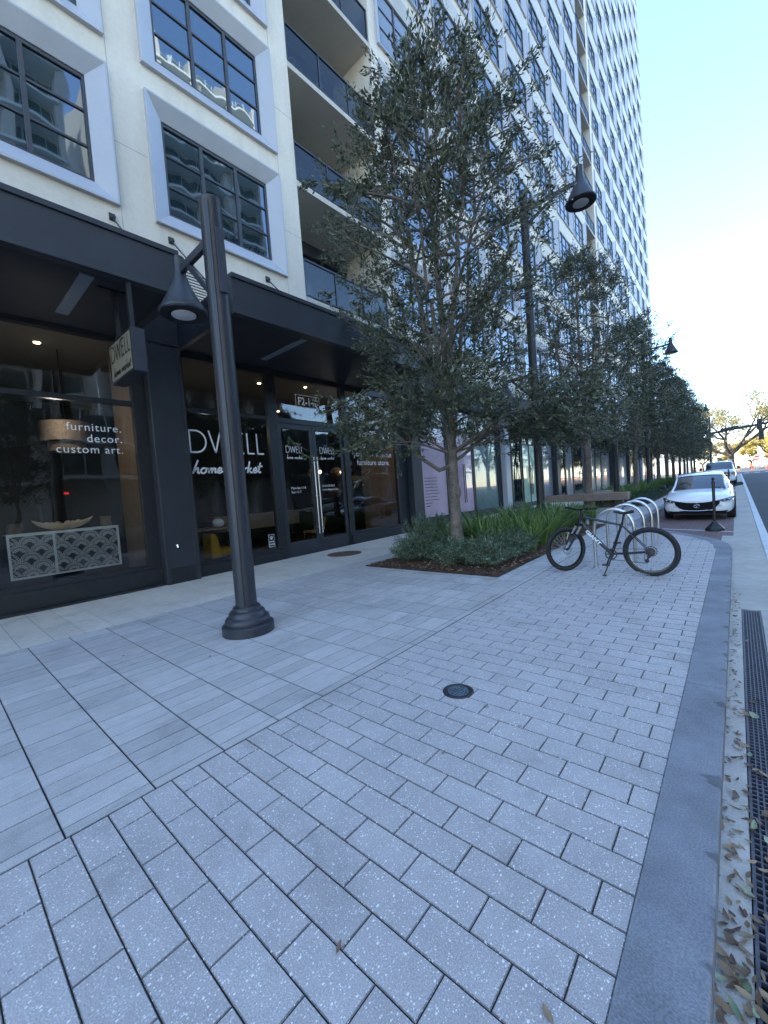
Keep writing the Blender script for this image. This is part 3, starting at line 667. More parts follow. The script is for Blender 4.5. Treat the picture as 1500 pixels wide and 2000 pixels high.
# shop interior
IN = empty('shop_interior', (-12, 5, 0), 'dim furniture shop interior behind the big glass front', 'shop interior'); IN.location = (0, 0, 0)
MB().box(-16, -9.3, -3.3, 11.7, -.05, .045).build('floor', M['intfloor'], IN)
MB().box(-16, -9.28, -3.3, 11.7, 5.12, 5.2).build('ceiling', M['intceil'], IN)
MB().box(-16.1, -16, -3.3, 11.7, 0, 5.12).box(-16, -9.3, -3.4, -3.3, 0, 5.12).box(-16, -9.6, 11.7, 11.8, 0, 5.12).build('back_wall', M['darkwall'], IN)
for it in ((-10.7, -9.3, 3.12, 3.9, .045, 5.1), (-11.0, -9.3, 11.44, 11.65, .045, 5.1)): MB().box(*it).build('tan_partition', M['oakwood'], IN)
for (x, y, z, rr_) in ((-10.5, 1.85, 5.10, .055), (-10.6, 6.95, 5.1, .05), (-10.2, 8.35, 5.1, .045), (-13.5, 9.6, 5.1, .05), (-12.5, 5.2, 5.1, .05)):
    dl = MB().lathe((0, 0, 0), [(rr_*1.3, 0), (rr_*1.3, -.015), (rr_, -.015), (rr_, -.005)], 20).build('downlight', M['cabinet']); dl.location = (x, y, z+.02)
    MB().lathe((0, 0, 0), [(rr_*.95, -.004), (rr_*.95, -.03), (.01, -.03)], 16).build('bulb', M['bulb'], dl)
    tag(dl, {1.85: 'lit round downlight in the ceiling behind the window with three lines of text', 6.95: 'lit downlight above the left glass door', 8.35: 'lit downlight above the right glass door'}.get(y, 'lit downlight deep inside the shop ceiling'), 'downlight', 'shop ceiling downlights')
for (x, y, z, e) in ((-9.9, 1.9, 3.4, 2.2), (-10.0, 9.6, 3.6, 2.2), (-10.6, 5.2, 3.6, .8)):
    ld = bpy.data.lights.new('shop_fill', 'POINT'); ld.energy = e; ld.color = (1, .92, .82); ld.shadow_soft_size = .1  # added fill lights below the ceiling to brighten the window displays, no fixture there
    lo = bpy.data.objects.new('shop_fill', ld); C.objects.link(lo); lo.location = (x, y, z)
# sideboard with scalloped doors
SBx, SBy = -10.5, 2.0
sbd = empty('sideboard', (SBx, 1.99, .045), 'white sideboard with scalloped fan pattern doors in the left shop window', 'sideboard')
MB().box(-.42, 0, -.93, .93, .38, 1.24).build('cabinet', M['metal'], sbd)
b = MB(); b.box(0, .03, -.93, .93, 1.21, 1.26).box(0, .03, -.93, .93, .38, .42).box(0, .03, -.93, -.89, .42, 1.21).box(0, .03, .89, .93, .42, 1.21).box(0, .03, -.235, -.20, .42, 1.21)
b.box(-.42, 0, -.93, .93, 1.24, 1.262)
rrad = .165; zz0 = .42; rowi = 0
z = .40
while z < 1.22:
    yo = -.93+(rrad if rowi % 2 else 0)
    while yo < .96:
        for rad in (rrad, rrad*.86, rrad*.55):
            pts = []
            for i in range(13):
                a = math.pi*i/12; yy_ = yo+rad*math.cos(a); zz_ = z+rad*math.sin(a)*1.0
                if -.89 < yy_ < .89 and .42 < zz_ < 1.21: pts.append((.012, yy_, zz_))
            if len(pts) > 2: b.tube(pts, .0055, 4, False)
        for i in range(1, 14):
            a = math.pi*i/14; p0 = (yo+rrad*.3*math.cos(a), z+rrad*.3*math.sin(a)); p1 = (yo+rrad*.84*math.cos(a), z+rrad*.84*math.sin(a))
            if -.89 < p1[0] < .89 and -.89 < p0[0] < .89 and p0[1] > .42 and p1[1] < 1.21: b.tube([(.01, p0[0], p0[1]), (.01, p1[0], p1[1])], .0042, 4, False)
        yo += 2*rrad
    z += rrad*.98; rowi += 1
b.build('door_pattern', M['cabinet'], sbd)
MB().box(-.35, -.05, -.25, .25, 0, .38).build('base', M['black'], sbd)
bw = MB(); prof = []
n0 = len(bw.v)
for i in range(17):
    t = -1+2*i/16; hw = .14*math.sqrt(max(0, 1-t*t))+.012; zb = .10*abs(t)**2.2; d = .13*(1-t*t)**.5
    for j in range(9):
        a = math.pi*j/8; bw.v.append((math.cos(a)*hw, t*.52, zb+.13-math.sin(a)*d))
for i in range(16):
    for j in range(8): q = i*9+j; bw.f.append((q, q+1, q+10, q+9))
bo = bw.build('display_bowl', M['bowl'], None, True); bo.location = (SBx-.2, 2.0, 1.31); so_ = bo.modifiers.new('s', 'SOLIDIFY'); so_.thickness = .02
tag(bo, 'long boat shaped pale wooden bowl on top of the sideboard', 'bowl')
for i, (y, r_) in enumerate(((1.72, .07), (1.9, .065), (2.07, .07), (2.25, .072), (1.81, .06), (2.16, .06))):
    s = MB().lathe((0, 0, 0), [(.01, -r_), (r_*.5, -r_*.87), (r_*.87, -r_*.5), (r_, 0), (r_*.87, r_*.5), (r_*.5, r_*.87), (.01, r_)], 14).build('wooden_ball', M['bowl'], None, True); s.location = (SBx-.2, y, 1.43)
    tag(s, 'wooden ball lying in the boat shaped bowl', 'ball', 'wooden balls in the bowl')
for (y, h_, lab) in ((1.2, .2, 'left'), (2.75, .22, 'right')):
    o = MB().lathe((0, 0, 0), [(.10, 0), (.11, .02), (.105, h_*.6), (.11, h_), (.085, h_)], 16).build('woven_basket', M['wicker'], None, True); o.location = (SBx-.2, y, 1.31)
    tag(o, 'small woven pot on the %s end of the sideboard' % lab, 'pot', 'woven pots on the sideboard')
wl = empty('pendant_lamp', (-10.7, 2.2, 5.1), 'wide brown woven drum shade hanging above the sideboard', 'lamp')
MB().lathe((0, 0, 0), [(.45, -1.95), (.45, -1.55), (.43, -1.55), (.43, -1.95)], 32).lathe((0, 0, 0), [(.33, -2.15), (.33, -1.96), (.31, -1.96), (.31, -2.15)], 28).build('shade', M['wicker'], wl, True)
MB().tube([(0, 0, 0), (0, 0, -1.6)], .008, 6).build('cord', M['black'], wl)
# basket pendant cluster behind right window / door
kk = 0
for (x, y, z, lit) in ((-10.4, 8.62, 2.42, 1), (-10.6, 9.75, 2.42, 1), (-10.7, 9.95, 2.35, 0), (-10.8, 10.4, 2.5, 0), (-10.7, 10.75, 2.15, 0), (-10.6, 10.1, 2.0, 0), (-10.9, 10.5, 1.75, 0), (-10.8, 9.8, 1.75, 0)):
    o = empty('basket_pendant', (x, y, 5.1), '', 'lamp', 'basket pendants behind the shop glass')
    r_ = .24; zz = z-5.1
    MB().lathe((0, 0, zz), [(.08, -r_*.8), (r_*.8, -r_*.45), (r_, 0), (r_*.8, r_*.5), (.05, r_*.8)], 16).build('basket', M['wicker'], o, True)
    MB().tube([(0, 0, 0), (0, 0, zz+.15)], .006, 5).build('cord', M['black'], o)
    if lit: MB().lathe((.26, 0, zz), [(.01, -.05), (.045, -.02), (.045, .02), (.01, .05)], 12).build('bulb', M['bulb'], o)
    o['label'] = ('lit bulb and basket pendant seen through the right glass door' if y < 9 else 'lit basket pendant at the left of the right shop window') if lit else 'dark round basket pendant in the cluster behind the right shop window'
# yellow chair
yc = empty('armchair', (-10.5, 5.25, .1), 'mustard yellow armchair behind the large lettered window', 'chair')
MB().box(-.3, .3, -.1, .55, .14, .34).build('seat', M['yellow'], yc, bevel=.07, seg=4)
MB().prism([(-.28, -.38, .08), (-.28, -.05, .1), (-.28, -.18, .72), (-.28, -.36, .78)], (.56, 0, 0)).build('backrest', M['yellow'], yc, bevel=.08, seg=4)
b = MB()
for sx in (-.25, .25):
    for sy in (-.25, .45): b.tube([(sx, sy, .16), (sx, sy, -.05)], .015, 6)
b.build('legs', M['black'], yc)
# cream dining chair behind right door
dc = empty('dining_chair', (-10.2, 8.2, .05), 'cream shell chair on thin legs behind the right glass door', 'chair')
MB().box(-.24, .24, -.24, .24, .46, .52).build('seat', M['bowl'], dc, bevel=.03)
MB().prism([(-.24, .2, .5), (-.24, .26, .5), (-.24, .38, .92), (-.24, .33, .92)], (.48, 0, 0)).build('backrest', M['bowl'], dc, bevel=.02)
for sx, sy in ((-.2, -.2), (.2, -.2), (-.2, .2), (.2, .2)): MB().tube([(sx, sy, .47), (sx*1.2, sy*1.2, 0)], .013, 6).build('leg', M['bowl'], dc)
tb = empty('display_table', (-11.0, 5.1, .05), 'dark display table with white vases behind the lettered window', 'table')
MB().box(-.4, .4, -.7, .9, .88, .93).build('tabletop', M['oakwood'], tb)
for sx, sy in ((-.35, -.65), (.35, -.65), (-.35, .8), (.35, .8)): MB().tube([(sx, sy, .88), (sx, sy, 0)], .02, 6).build('leg', M['black'], tb)
for (y, prof, lab) in ((4.65, [(.03, 0), (.09, .05), (.10, .14), (.045, .24), (.04, .42), (.09, .5), (.1, .56)], 'tall white double gourd vase on the display table'), (5.45, [(.05, 0), (.13, .04), (.16, .12), (.13, .2), (.05, .24)], 'squat round cream vase on the display table')):
    o = MB().lathe((0, 0, 0), prof, 18).build('vase', M['cabinet'], None, True); o.location = (-10.9, y, .98); tag(o, lab, 'vase')
o = MB().box(-13.02, -13, 2.5, 2.6, 2.16, 2.21).build('exit_sign', M['exit']); tag(o, 'small red lit exit sign deep inside the shop', 'exit sign')
o = MB().box(-13.4, -12.6, 6.5, 9.5, .7, 1.15).box(-13.5, -12.5, 6.4, 9.6, 1.15, 1.2).build('shop_counter', M['oakwood'], None, bevel=.01); tag(o, 'wooden shop counter far behind the glass doors', 'counter')

# ---------------------------------------------------------------- lettering
def text(name, s, x, y, z, size, m, parent=None, sx=1, bold=0, align='LEFT', shear=0, ext=.002, space=1):
    cu = bpy.data.curves.new(name, 'FONT'); cu.body = s; cu.size = size; cu.extrude = ext; cu.offset = bold; cu.align_x = align; cu.shear = shear; cu.space_character = space
    to = bpy.data.objects.new('tmp', cu); me = bpy.data.meshes.new_from_object(to); bpy.data.objects.remove(to)
    me.materials.clear(); me.materials.append(m)
    o = bpy.data.objects.new(name, me); C.objects.link(o); o.parent = parent
    o.location = (x, y, z); o.rotation_euler = (R(90), 0, R(90)); o.scale = (sx, 1, 1); return o
def ribbon(b, pts, w, org, fn):   # flat stroke in (u,v)
    pts = [Vector((p[0], p[1])) for p in pts]; L_, R_ = [], []
    for i, p in enumerate(pts):
        t = (pts[min(i+1, len(pts)-1)]-pts[max(i-1, 0)]).normalized(); n = Vector((-t.y, t.x))*w/2; L_.append(p+n); R_.append(p-n)
    for i in range(len(pts)-1):
        b.quad(*[fn(q.x+org[0], q.y+org[1]) for q in (L_[i], L_[i+1], R_[i+1], R_[i])])
def arc(cx, cy, rx, ry, a0, a1, n=14): return [(cx+rx*math.cos(R(a0+(a1-a0)*i/n)), cy+ry*math.sin(R(a0+(a1-a0)*i/n))) for i in range(n+1)]
def dwell_strokes():      # total width 3.72, height 1
    s = []
    s += [[(0.03, 0), (0.03, 1)], [(.03, .97), (.30, .97)]+arc(.30, .5, .47, .47, 90, -90, 18)+[(.03, .03)]]
    s += [[(.93, 1), (1.20, .02)], [(1.20, .02), (1.48, .95)], [(1.48, .95), (1.76, .02)], [(1.76, .02), (2.03, 1)]]
    s += [[(2.23, 0), (2.23, 1)], [(2.20, .97), (2.66, .97)], [(2.2, .52), (2.62, .52)], [(2.2, .03), (2.66, .03)]]
    s += [[(2.88, 1), (2.88, 0)], [(2.85, .03), (3.24, .03)], [(3.42, 1), (3.42, 0)], [(3.39, .03), (3.78, .03)]]
    return s
def script_strokes():     # 'home market', x-height .42
    S = []; x = 0
    def add(lst): S.extend([[(px+x+py*.22, py) for px, py in st] for st in lst])
    add([[(.06, 0), (.12, .5), (.2, 1.0)], [(.08, .1), (.2, .38), (.3, .42), (.32, .3), (.32, .05), (.38, .0), (.46, .08)]]); x += .46
    add([arc(.2, .2, .16, .2, 60, 420, 16)+[(.4, .36), (.5, .34)]]); x += .46
    add([[(.02, .3), (.07, .42), (.08, .0)], [(.08, .15), (.18, .4), (.26, .4), (.27, .0)], [(.27, .15), (.38, .4), (.46, .38), (.47, .06), (.54, .02)]]); x += .54
    add([[(.0, .05), (.1, .15), (.3, .26), (.3, .38), (.2, .43), (.08, .3), (.07, .1), (.18, .0), (.32, .06), (.42, .16)]]); x += .78
    add([[(.02, .3), (.07, .42), (.08, .0)], [(.08, .15), (.18, .4), (.26, .4), (.27, .0)], [(.27, .15), (.38, .4), (.46, .38), (.47, .06), (.54, .02)]]); x += .54
    add([arc(.2, .2, .16, .2, 30, 380, 16), [(.36, .4), (.35, .08), (.42, .0), (.48, .08)]]); x += .46
    add([[(.04, .4), (.07, .0)], [(.06, .15), (.14, .36), (.26, .42), (.32, .36)]]); x += .30
    add([[(.06, .95), (.06, 0)], [(.06, .18), (.18, .3), (.28, .42)], [(.12, .24), (.24, .08), (.34, .0), (.42, .06)]]); x += .38
    add([[(.0, .05), (.1, .15), (.3, .26), (.3, .38), (.2, .43), (.08, .3), (.07, .1), (.18, .0), (.32, .06), (.42, .16)]]); x += .38
    add([[(.12, .85), (.08, .1), (.16, .0), (.28, .08)], [(-.04, .5), (.32, .56)]]); x += .3
    return S, x
def glass_logo(parent, y, z, W_, H_, sh, m, x=XG+.006, dw=.075):
    k = W_/3.78; b = MB(); fn = lambda u, v: (x, u, v)
    for st in dwell_strokes(): ribbon(b, [(p[0]*k, p[1]*H_) for p in st], dw*H_*1.0, (y, z), fn)
    S, wt = script_strokes(); ks = W_*.93/wt
    for st in S: ribbon(b, [(p[0]*ks, p[1]*sh) for p in st], sh*.135, (y+W_*.0, z-sh*1.55), fn)
    return b.build('lettering', m, parent)
glass_logo(W2, 4.1, 2.80, 1.89, .52, .30, M['white_letter'])
glass_logo(doors[0], 6.68, 2.87, .58, .19, .105, M['white_letter'], dw=.085)
glass_logo(doors[1], 7.87, 2.87, .58, .19, .105, M['white_letter'], dw=.085)
for s, z in (('furniture.', 3.16), ('decor.', 2.95), ('custom art.', 2.74)): text('lettering', s, XG+.006, 2.79, z, .205, M['white_letter'], W1o, align='RIGHT', space=1.12, sx=1.0)
for s, z in (('Say hello to', 3.11), ('your new favorite', 2.83), ('furniture store.', 2.55)): text('lettering', s, XG+.006, 10.2, z, .255, M['white_letter'], W3, align='CENTER', space=1.02)
text('lettering', 'F2-140', XG+.006, 7.58, 4.235, .30, M['white_letter'], TR, align='CENTER', bold=.008, sx=.86)
b = MB()
for bx in ((7.14, 8.0, 4.17, 4.185), (7.14, 8.0, 4.50, 4.515), (7.14, 7.155, 4.185, 4.50), (7.985, 8.0, 4.185, 4.50)): b.box(XG+.004, XG+.008, *bx)
b.build('number_border', M['white_letter'], TR)
text('lettering', 'Mon-Sat 11-8', XG+.006, 6.75, 1.87, .092, M['white_letter'], doors[0]); text('lettering', 'Sun 11-7', XG+.006, 6.75, 1.76, .092, M['white_letter'], doors[0])
text('lettering', '(813) 602-0262', XG+.006, 7.85, 1.90, .08, M['white_letter'], doors[1]); text('lettering', 'mydwellhome.com', XG+.006, 7.85, 1.79, .08, M['white_letter'], doors[1])
pf = empty('window_sticker', (XG+.008, 5.99, .56), 'small black pooch friendly sticker with a white paw at the window foot', 'sticker')
MB().box(-.002, .0, -.095, .095, -.17, .17).build('backing', M['black_letter'], pf)
b = MB()
for bx in ((-.09, .09, -.165, -.157), (-.09, .09, .157, .165), (-.09, -.083, -.157, .157), (.083, .09, -.157, .157)): b.box(0, .002, *bx)
b.lathe((0, 0, .055), [(.028, 0), (.028, .002)], 12, 'x')
for (y, z) in ((-.038, .085), (-.013, .105), (.015, .105), (.04, .085)): b.lathe((0, y, z), [(.012, 0), (.012, .002)], 10, 'x')
b.build('border', M['white_letter'], pf)
text('sticker_text', 'pooch', .001, 0, -.04, .055, M['white_letter'], pf, align='CENTER', bold=.001); text('sticker_text', 'friendly', .001, 0, -.11, .055, M['white_letter'], pf, align='CENTER', bold=.001)

# blade sign, hangs from the canopy; faces -y
bs = empty('hanging_sign', (-6.97, 2.3, 5.04), 'black framed hanging shop sign with cream face below the canopy', 'sign')
Wd, Ht = 1.0, .62; zc = -1.13
b = MB(); b.box(-Wd/2, Wd/2, -.09, .09, zc-Ht/2, zc+Ht/2); b.build('case', M['metal2'], bs, bevel=.006)
b = MB(); fr_ = .035
for s_ in (-1, 1):
    y0_, y1_ = (-.098, -.0905) if s_ < 0 else (.0905, .098)
    b.box(-Wd/2, Wd/2, y0_, y1_, zc-Ht/2, zc-Ht/2+fr_).box(-Wd/2, Wd/2, y0_, y1_, zc+Ht/2-fr_, zc+Ht/2).box(-Wd/2, -Wd/2+fr_, y0_, y1_, zc-Ht/2+fr_, zc+Ht/2-fr_).box(Wd/2-fr_, Wd/2, y0_, y1_, zc-Ht/2+fr_, zc+Ht/2-fr_)
b.build('frame', M['black'], bs)
MB().box(-Wd/2+fr_, Wd/2-fr_, -.094, .094, zc-Ht/2+fr_, zc+Ht/2-fr_).build('sign_face', M['signface'], bs)
b = MB(); fn = lambda u, v: (u, -.0955, v); k = .84/3.78
for st in dwell_strokes(): ribbon(b, [(p[0]*k, p[1]*.25) for p in st], .03, (-.42, zc-.0), fn)
S, wt = script_strokes(); ks = .76/wt
for st in S: ribbon(b, [(p[0]*ks, p[1]*.14) for p in st], .024, (-.37, zc-.22), fn)
b.build('lettering', M['black_letter'], bs)
for xx in (-.30, .30): MB().box(xx-.035, xx+.035, -.03, .03, zc+Ht/2, -.02).box(xx-.05, xx+.05, -.22, .22, -.03, 0).build('hanger', M['black'], bs)

# ---------------------------------------------------------------- lamp posts
def cone(parent, x, y, z, s=1.0):
    b = MB().lathe((x, y, z), [(.29*s, 0), (.30*s, .012), (.30*s, .045), (.275*s, .06), (.235*s, .15*s), (.17*s, .27*s), (.11*s, .40*s), (.075*s, .52*s), (.068*s, .72*s), (.072*s, .73*s), (.06*s, .75*s)], 40)
    hd = b.build('lamp_shade', M['metal'], parent, True)
    MB().lathe((x, y, z), [(.287*s, .0), (.287*s, -.004), (.18*s, -.002), (.17*s, .01)], 32).build('shade_inner', M['black'], hd)
    MB().lathe((x, y, z), [(.155*s, .012), (.15*s, -.012), (.08*s, -.025), (.01, -.03)], 28).build('lens', M['lens'], hd, True)
def post(x, y, tall, label):
    g0 = gz(y); o = empty('lamp_post', (x, y, g0), label, 'lamp post', 'lamp posts along the pavement')
    MB().lathe((0, 0, -.02), [(.305, 0), (.305, .12), (.29, .135), (.26, .14), (.262, .15), (.262, .19), (.245, .215), (.22, .225), (.213, .235), (.213, .265), (.195, .29), (.17, .30), (.165, .31), (.165, .33), (.15, .345)], 40).build('base', M['metal'], o, True)
    H = 5.12 if not tall else 10.1
    MB().lathe((0, 0, 0), [(.125, .3), (.122, H-.03), (.125, H-.025), (.125, H), (.11, H+.012)], 28).build('pole', M['metal'], o, True)
    b = MB()
    for a in (R(-48), R(132)):
        cx, cy = .128*math.cos(a), .128*math.sin(a); nx, ny = -math.sin(a)*.022, math.cos(a)*.022; ex, ey = .012*math.cos(a), .012*math.sin(a)
        b.prism([(cx-nx-ex, cy-ny-ey, .34), (cx+nx-ex, cy+ny-ey, .34), (cx+nx+ex, cy+ny+ey, .34), (cx-nx+ex, cy-ny+ey, .34)], (0, 0, H-.4))
    b.build('channel', M['metal2'], o)
    L_ = .90
    b = MB().box(-.165, -.115, -.045, .045, 4.02, 4.80).box(.115, .15, -.045, .045, 4.02, 4.75)
    b.prism([(-.16, -.03, 4.66), (-.16, -.03, 4.76), (-L_, -.03, 4.74), (-L_, -.03, 4.64)], (0, .06, 0)).prism([(-.16, -.02, 4.08), (-.16, -.02, 4.16), (-.62, -.02, 4.66), (-.70, -.02, 4.64)], (0, .04, 0))
    b.build('bracket', M['metal'], o, bevel=.004)
    cone(o, -L_-.03, 0, 4.13)
    if tall:
        MB().box(.12, 1.5, -.03, .03, 9.52, 9.62).prism([(.12, -.02, 9.1), (.12, -.02, 9.2), (.9, -.02, 9.55), (.98, -.02, 9.53)], (0, .04, 0)).build('street_arm', M['metal'], o)
        cone(o, 1.55, 0, 8.98, 1.32)
    return o
post(-4.56, 2.54, False, 'nearest dark lamp post with stepped round base and cone shade on the grey planks')
post(-4.56, 12.58, True, 'tall double lamp post rising through the nearest tree crown')
post(-4.56, 23.1, False, 'short dark lamp post behind the wooden bench')
post(-4.56, 33.0, True, 'tall lamp post whose cone lamp stands clear against the white sky')
post(-4.56, 43.2, False, 'short lamp post among the row of tree trunks beyond the second bed')
post(-4.56, 73.5, True, 'farthest tall lamp post with small cone lamp by the crossing')

# ---------------------------------------------------------------- trees
def leaf_cloud(P, D, size, wid, rng, tintf=None):
    """leaves at points P with directions D: folded rhombus (2 tris)"""
    n = len(P); s = size*rng.uniform(.7, 1.25, (n, 1)); D = D/np.linalg.norm(D, axis=1, keepdims=True)
    rv = rng.normal(size=(n, 3)); side = np.cross(D, rv); side /= np.linalg.norm(side, axis=1, keepdims=True)+1e-9
    nor = np.cross(side, D); wd = s*wid
    a = P; b_ = P+D*s*.5+side*wd*.5+nor*wd*.18; c = P+D*s; d = P+D*s*.5-side*wd*.5+nor*wd*.18
    V = np.stack([a, b_, c, d], 1).reshape(-1, 3); i = np.arange(n)*4
    F = np.concatenate([np.stack([i, i+1, i+2], 1), np.stack([i, i+2, i+3], 1)]); t = rng.random(n)**2.6
    return V, F, np.concatenate([t, t])
def grow(rng, H, z0, prof, ntips, per, lsize, nlimb=34, trunk_r=.13, forks=True, droop=.0, wid=.27, spread=.10):
    wood = MB(); P = []; D = []; rs = random.Random(int(rng.integers(1e6)))
    # trunk with slight wander and co-dominant leaders
    def lead(pts0, r0, r1, k=8): wood.tube(pts0, [r0+(r1-r0)*i/(len(pts0)-1) for i in range(len(pts0))], k)
    tp = []; 
    for i in range(12): t = i/11; tp.append(Vector((.10*math.sin(t*5+1)*t, .10*math.sin(t*4)*t, t*H*.93)))
    wood.tube(tp, [trunk_r*(1.45 if i == 0 else 1)*(1-(i/11)**1.1*.88) for i in range(12)], 12)
    leaders = [tp]
    for k in range(5 if forks else 2):
        zb = z0*.95+rs.random()*H*.15; a = rs.random()*6.28; q = []
        rm = .5*max(p[1] for p in prof)
        for i in range(9): t = i/8; q.append(Vector((math.cos(a)*rm*t**.9, math.sin(a)*rm*t**.9, zb+(H*(.72+.2*rs.random())-zb)*t))+Vector((rs.uniform(-.05, .05), rs.uniform(-.05, .05), 0))*t)
        wood.tube(q, [trunk_r*.5*(1-.85*i/8) for i in range(9)], 7); leaders.append(q)
    def rad(z):
        for (za, ra), (zb_, rb) in zip(prof[:-1], prof[1:]):
            if za <= z <= zb_: return ra+(rb-ra)*(z-za)/(zb_-za)
        return .1
    tips = []; off = [rs.random()*6 for _ in range(3)]
    for k in range(nlimb):
        ld = rs.choice(leaders) if rs.random() < .7 else leaders[0]; t = rs.uniform(.0, 1); i = min(int((.25+.72*t)*(len(ld)-1)), len(ld)-2)
        s = ld[i].lerp(ld[i+1], rs.random()); 
        if s.z < z0: s = Vector(leaders[0][3]); s.z = z0+rs.random()*.5
        a = rs.random()*6.283; zt = min(H*.99, s.z+rs.uniform(.1, 1.3)); rr_ = rad(zt)*rs.uniform(.75, 1.08)
        e = Vector((math.cos(a)*rr_, math.sin(a)*rr_, zt-droop*rr_)); m_ = s.lerp(e, .5)+Vector((rs.uniform(-.12, .12), rs.uniform(-.12, .12), rs.uniform(-.05, .22)))
        wood.tube([s, s.lerp(m_, .5)+Vector((0, 0, .05)), m_, m_.lerp(e, .55), e], [.032, .026, .02, .013, .006], 5, False)
        for j in range(3): tips.append((s.lerp(e, rs.uniform(.35, .95)), (e-s).normalized()))
        tips.append((e, (e-s).normalized()))
    # fill the crown volume with twig clusters
    while len(tips) < ntips:
        z = z0+(H-z0)*rs.random()**.95; rm = rad(z); a = rs.random()*6.283; q = rm*math.sqrt(rs.random())*rs.uniform(.7, 1.1)
        c = Vector((math.cos(a)*q, math.sin(a)*q, z))
        if math.sin(c.x*2.3+off[0])*math.sin(c.y*2.6+off[1])*math.sin(c.z*2.1+off[2]) > .22: continue
        tips.append((c, Vector((math.cos(a)*.7, math.sin(a)*.7, rs.uniform(.1, 1.2))).normalized()))
    clump = rng.random(len(tips))
    for (c, d), cl in zip(tips, clump):
        L_ = rs.uniform(.22, .5); d = (d+Vector((rs.gauss(0, .35), rs.gauss(0, .35), rs.gauss(0, .3)))).normalized(); e = c+d*L_
        wood.tube([c-d*L_*.4, c, e], [.006, .005, .002], 3, False)
        n = int(per*rs.uniform(.5, 1.5)*(.55+.9*cl)); tt = rng.random(n)
        p = np.array(c)[None]*(1-tt)[:, None]+np.array(e)[None]*tt[:, None]+rng.normal(0, spread*.45, (n, 3))
        dd = np.array(d)[None]*1.0+rng.normal(0, .62, (n, 3)); P.append(p); D.append(dd)
    return wood, np.concatenate(P), np.concatenate(D)
def tree(name, loc, wood, P, D, lsize, wid, label, group, bm, lm, rng):
    o = empty(name, loc, label, 'tree', group); wood.build('trunk', bm, o, True)
    V, F, T = leaf_cloud(P, D, lsize, wid, rng); npmesh('crown', V, F, lm, T, o); return o
G1 = 'trees in a row along the pavement'
rg = np.random.default_rng(5)
prof = [(2.4, .9), (3.2, 1.4), (4.5, 2.05), (6.2, 2.5), (7.6, 2.4), (8.8, 2.0), (9.8, 1.4), (10.6, .6)]
wd_, P_, D_ = grow(rg, 10.5, 2.5, prof, 1500, 31, .08, 70, .125)
wd_.tube([(0, 0, 2.05), (-.1, -.35, 1.95), (-.3, -.8, 2.25), (-.5, -1.2, 2.7), (-.6, -1.5, 2.9)], [.05, .045, .04, .03, .015], 7)
wd_.tube([(0, 0, 2.1), (.12, .3, 2.25), (.3, .7, 2.55), (.5, 1.1, 2.8)], [.045, .04, .03, .015], 7)
wd_.lathe((.13, -.03, 1.45), [(.02, -.14), (.06, -.07), (.07, .0), (.05, .1), (.02, .14)], 8)
# low side branches with foliage
ex = []; exd = []
for (c, n) in (((-.9, -1.6, 3.1), 2600), ((.9, 1.5, 2.9), 2600), ((1.7, 1.3, 3.0), 2400), ((1.5, 2.5, 2.75), 2600), ((-.5, -2.0, 2.5), 900), ((2.2, .6, 3.3), 1500), ((.8, -.8, 3.3), 1800)):
    k = n//24; cc = rg.normal(0, 1, (k, 3))*np.array([.42, .42, .22])+np.array(c); dd = rg.normal(0, .5, (k, 3))+np.array([c[0]*.4, c[1]*.4, -.15])
    dn = dd/np.linalg.norm(dd, axis=1, keepdims=True)
    for q in range(k):
        wd_.tube([tuple(cc[q]-dn[q]*.1), tuple(cc[q]+dn[q]*.3)], [.005, .002], 3, False)
        t_ = rg.random(24)[:, None]; ex.append(cc[q]+dn[q]*t_*.32+rg.normal(0, .03, (24, 3))); exd.append(dn[q]+rg.normal(0, .6, (24, 3)))
    wd_.tube([(0, 0, 2.3), tuple(Vector(c)*.5+Vector((0, 0, 1.3))), tuple(c)], [.03, .02, .008], 5)
P_ = np.concatenate([P_]+ex); D_ = np.concatenate([D_]+exd)
tree('street_tree', (-4.7, 7.75, gz(7.7)-.03), wd_, P_, D_, .10, .33, 'nearest tree with pale knotted trunk standing in the planting bed', G1, M['bark'], M['leaf'], rg)
rg = np.random.default_rng(8)
prof2 = [(2.3, 1.6), (3.2, 2.4), (4.5, 2.75), (6.2, 2.6), (7.6, 2.1), (8.8, 1.5), (9.6, .8), (10.2, .2)]
w2, P2_, D2_ = grow(rg, 10.1, 2.5, prof2, 900, 27, .11, 40, .15, spread=.16)
T2 = tree('street_tree', (-4.5, 17.74, gz(17.7)), w2, P2_, D2_, .125, .30, 'second tree in the row rising behind the wooden bench', G1, M['bark'], M['leaf'], rg)
rg = np.random.default_rng(9)
w3, P3_, D3_ = grow(rg, 10.0, 2.4, prof2, 760, 21, .15, 30, .15, spread=.2)
T3 = tree('street_tree', (-4.5, 27.92, gz(27.9)), w3, P3_, D3_, .17, .33, 'third tree in the row beside the second planting bed', G1, M['bark'], M['leaf'], rg)
lab = {37.3: 'fourth tree in the row counted from the camera', 42.4: 'fifth tree in the row counted from the camera', 47.3: 'sixth tree in the row counted from the camera', 52.9: 'seventh tree in the row counted from the camera', 57.9: 'eighth tree in the row counted from the camera',
       62: 'ninth tree in the row counted from the camera', 68.6: 'tenth tree in the row, last but one before the crossing', 73.9: 'last tree of the row at the crossing'}
for i, (y, l) in enumerate(lab.items()):
    c = copy_tree((T2, T3)[i % 2 == 0]); c.location = (-4.5, y, gz(y)); c.rotation_euler = (0, 0, 1.3*i+.7); c['label'] = l; c.scale = (1, 1, .93+.02*(i % 4)) if i < 5 else (.9, .9, .85)

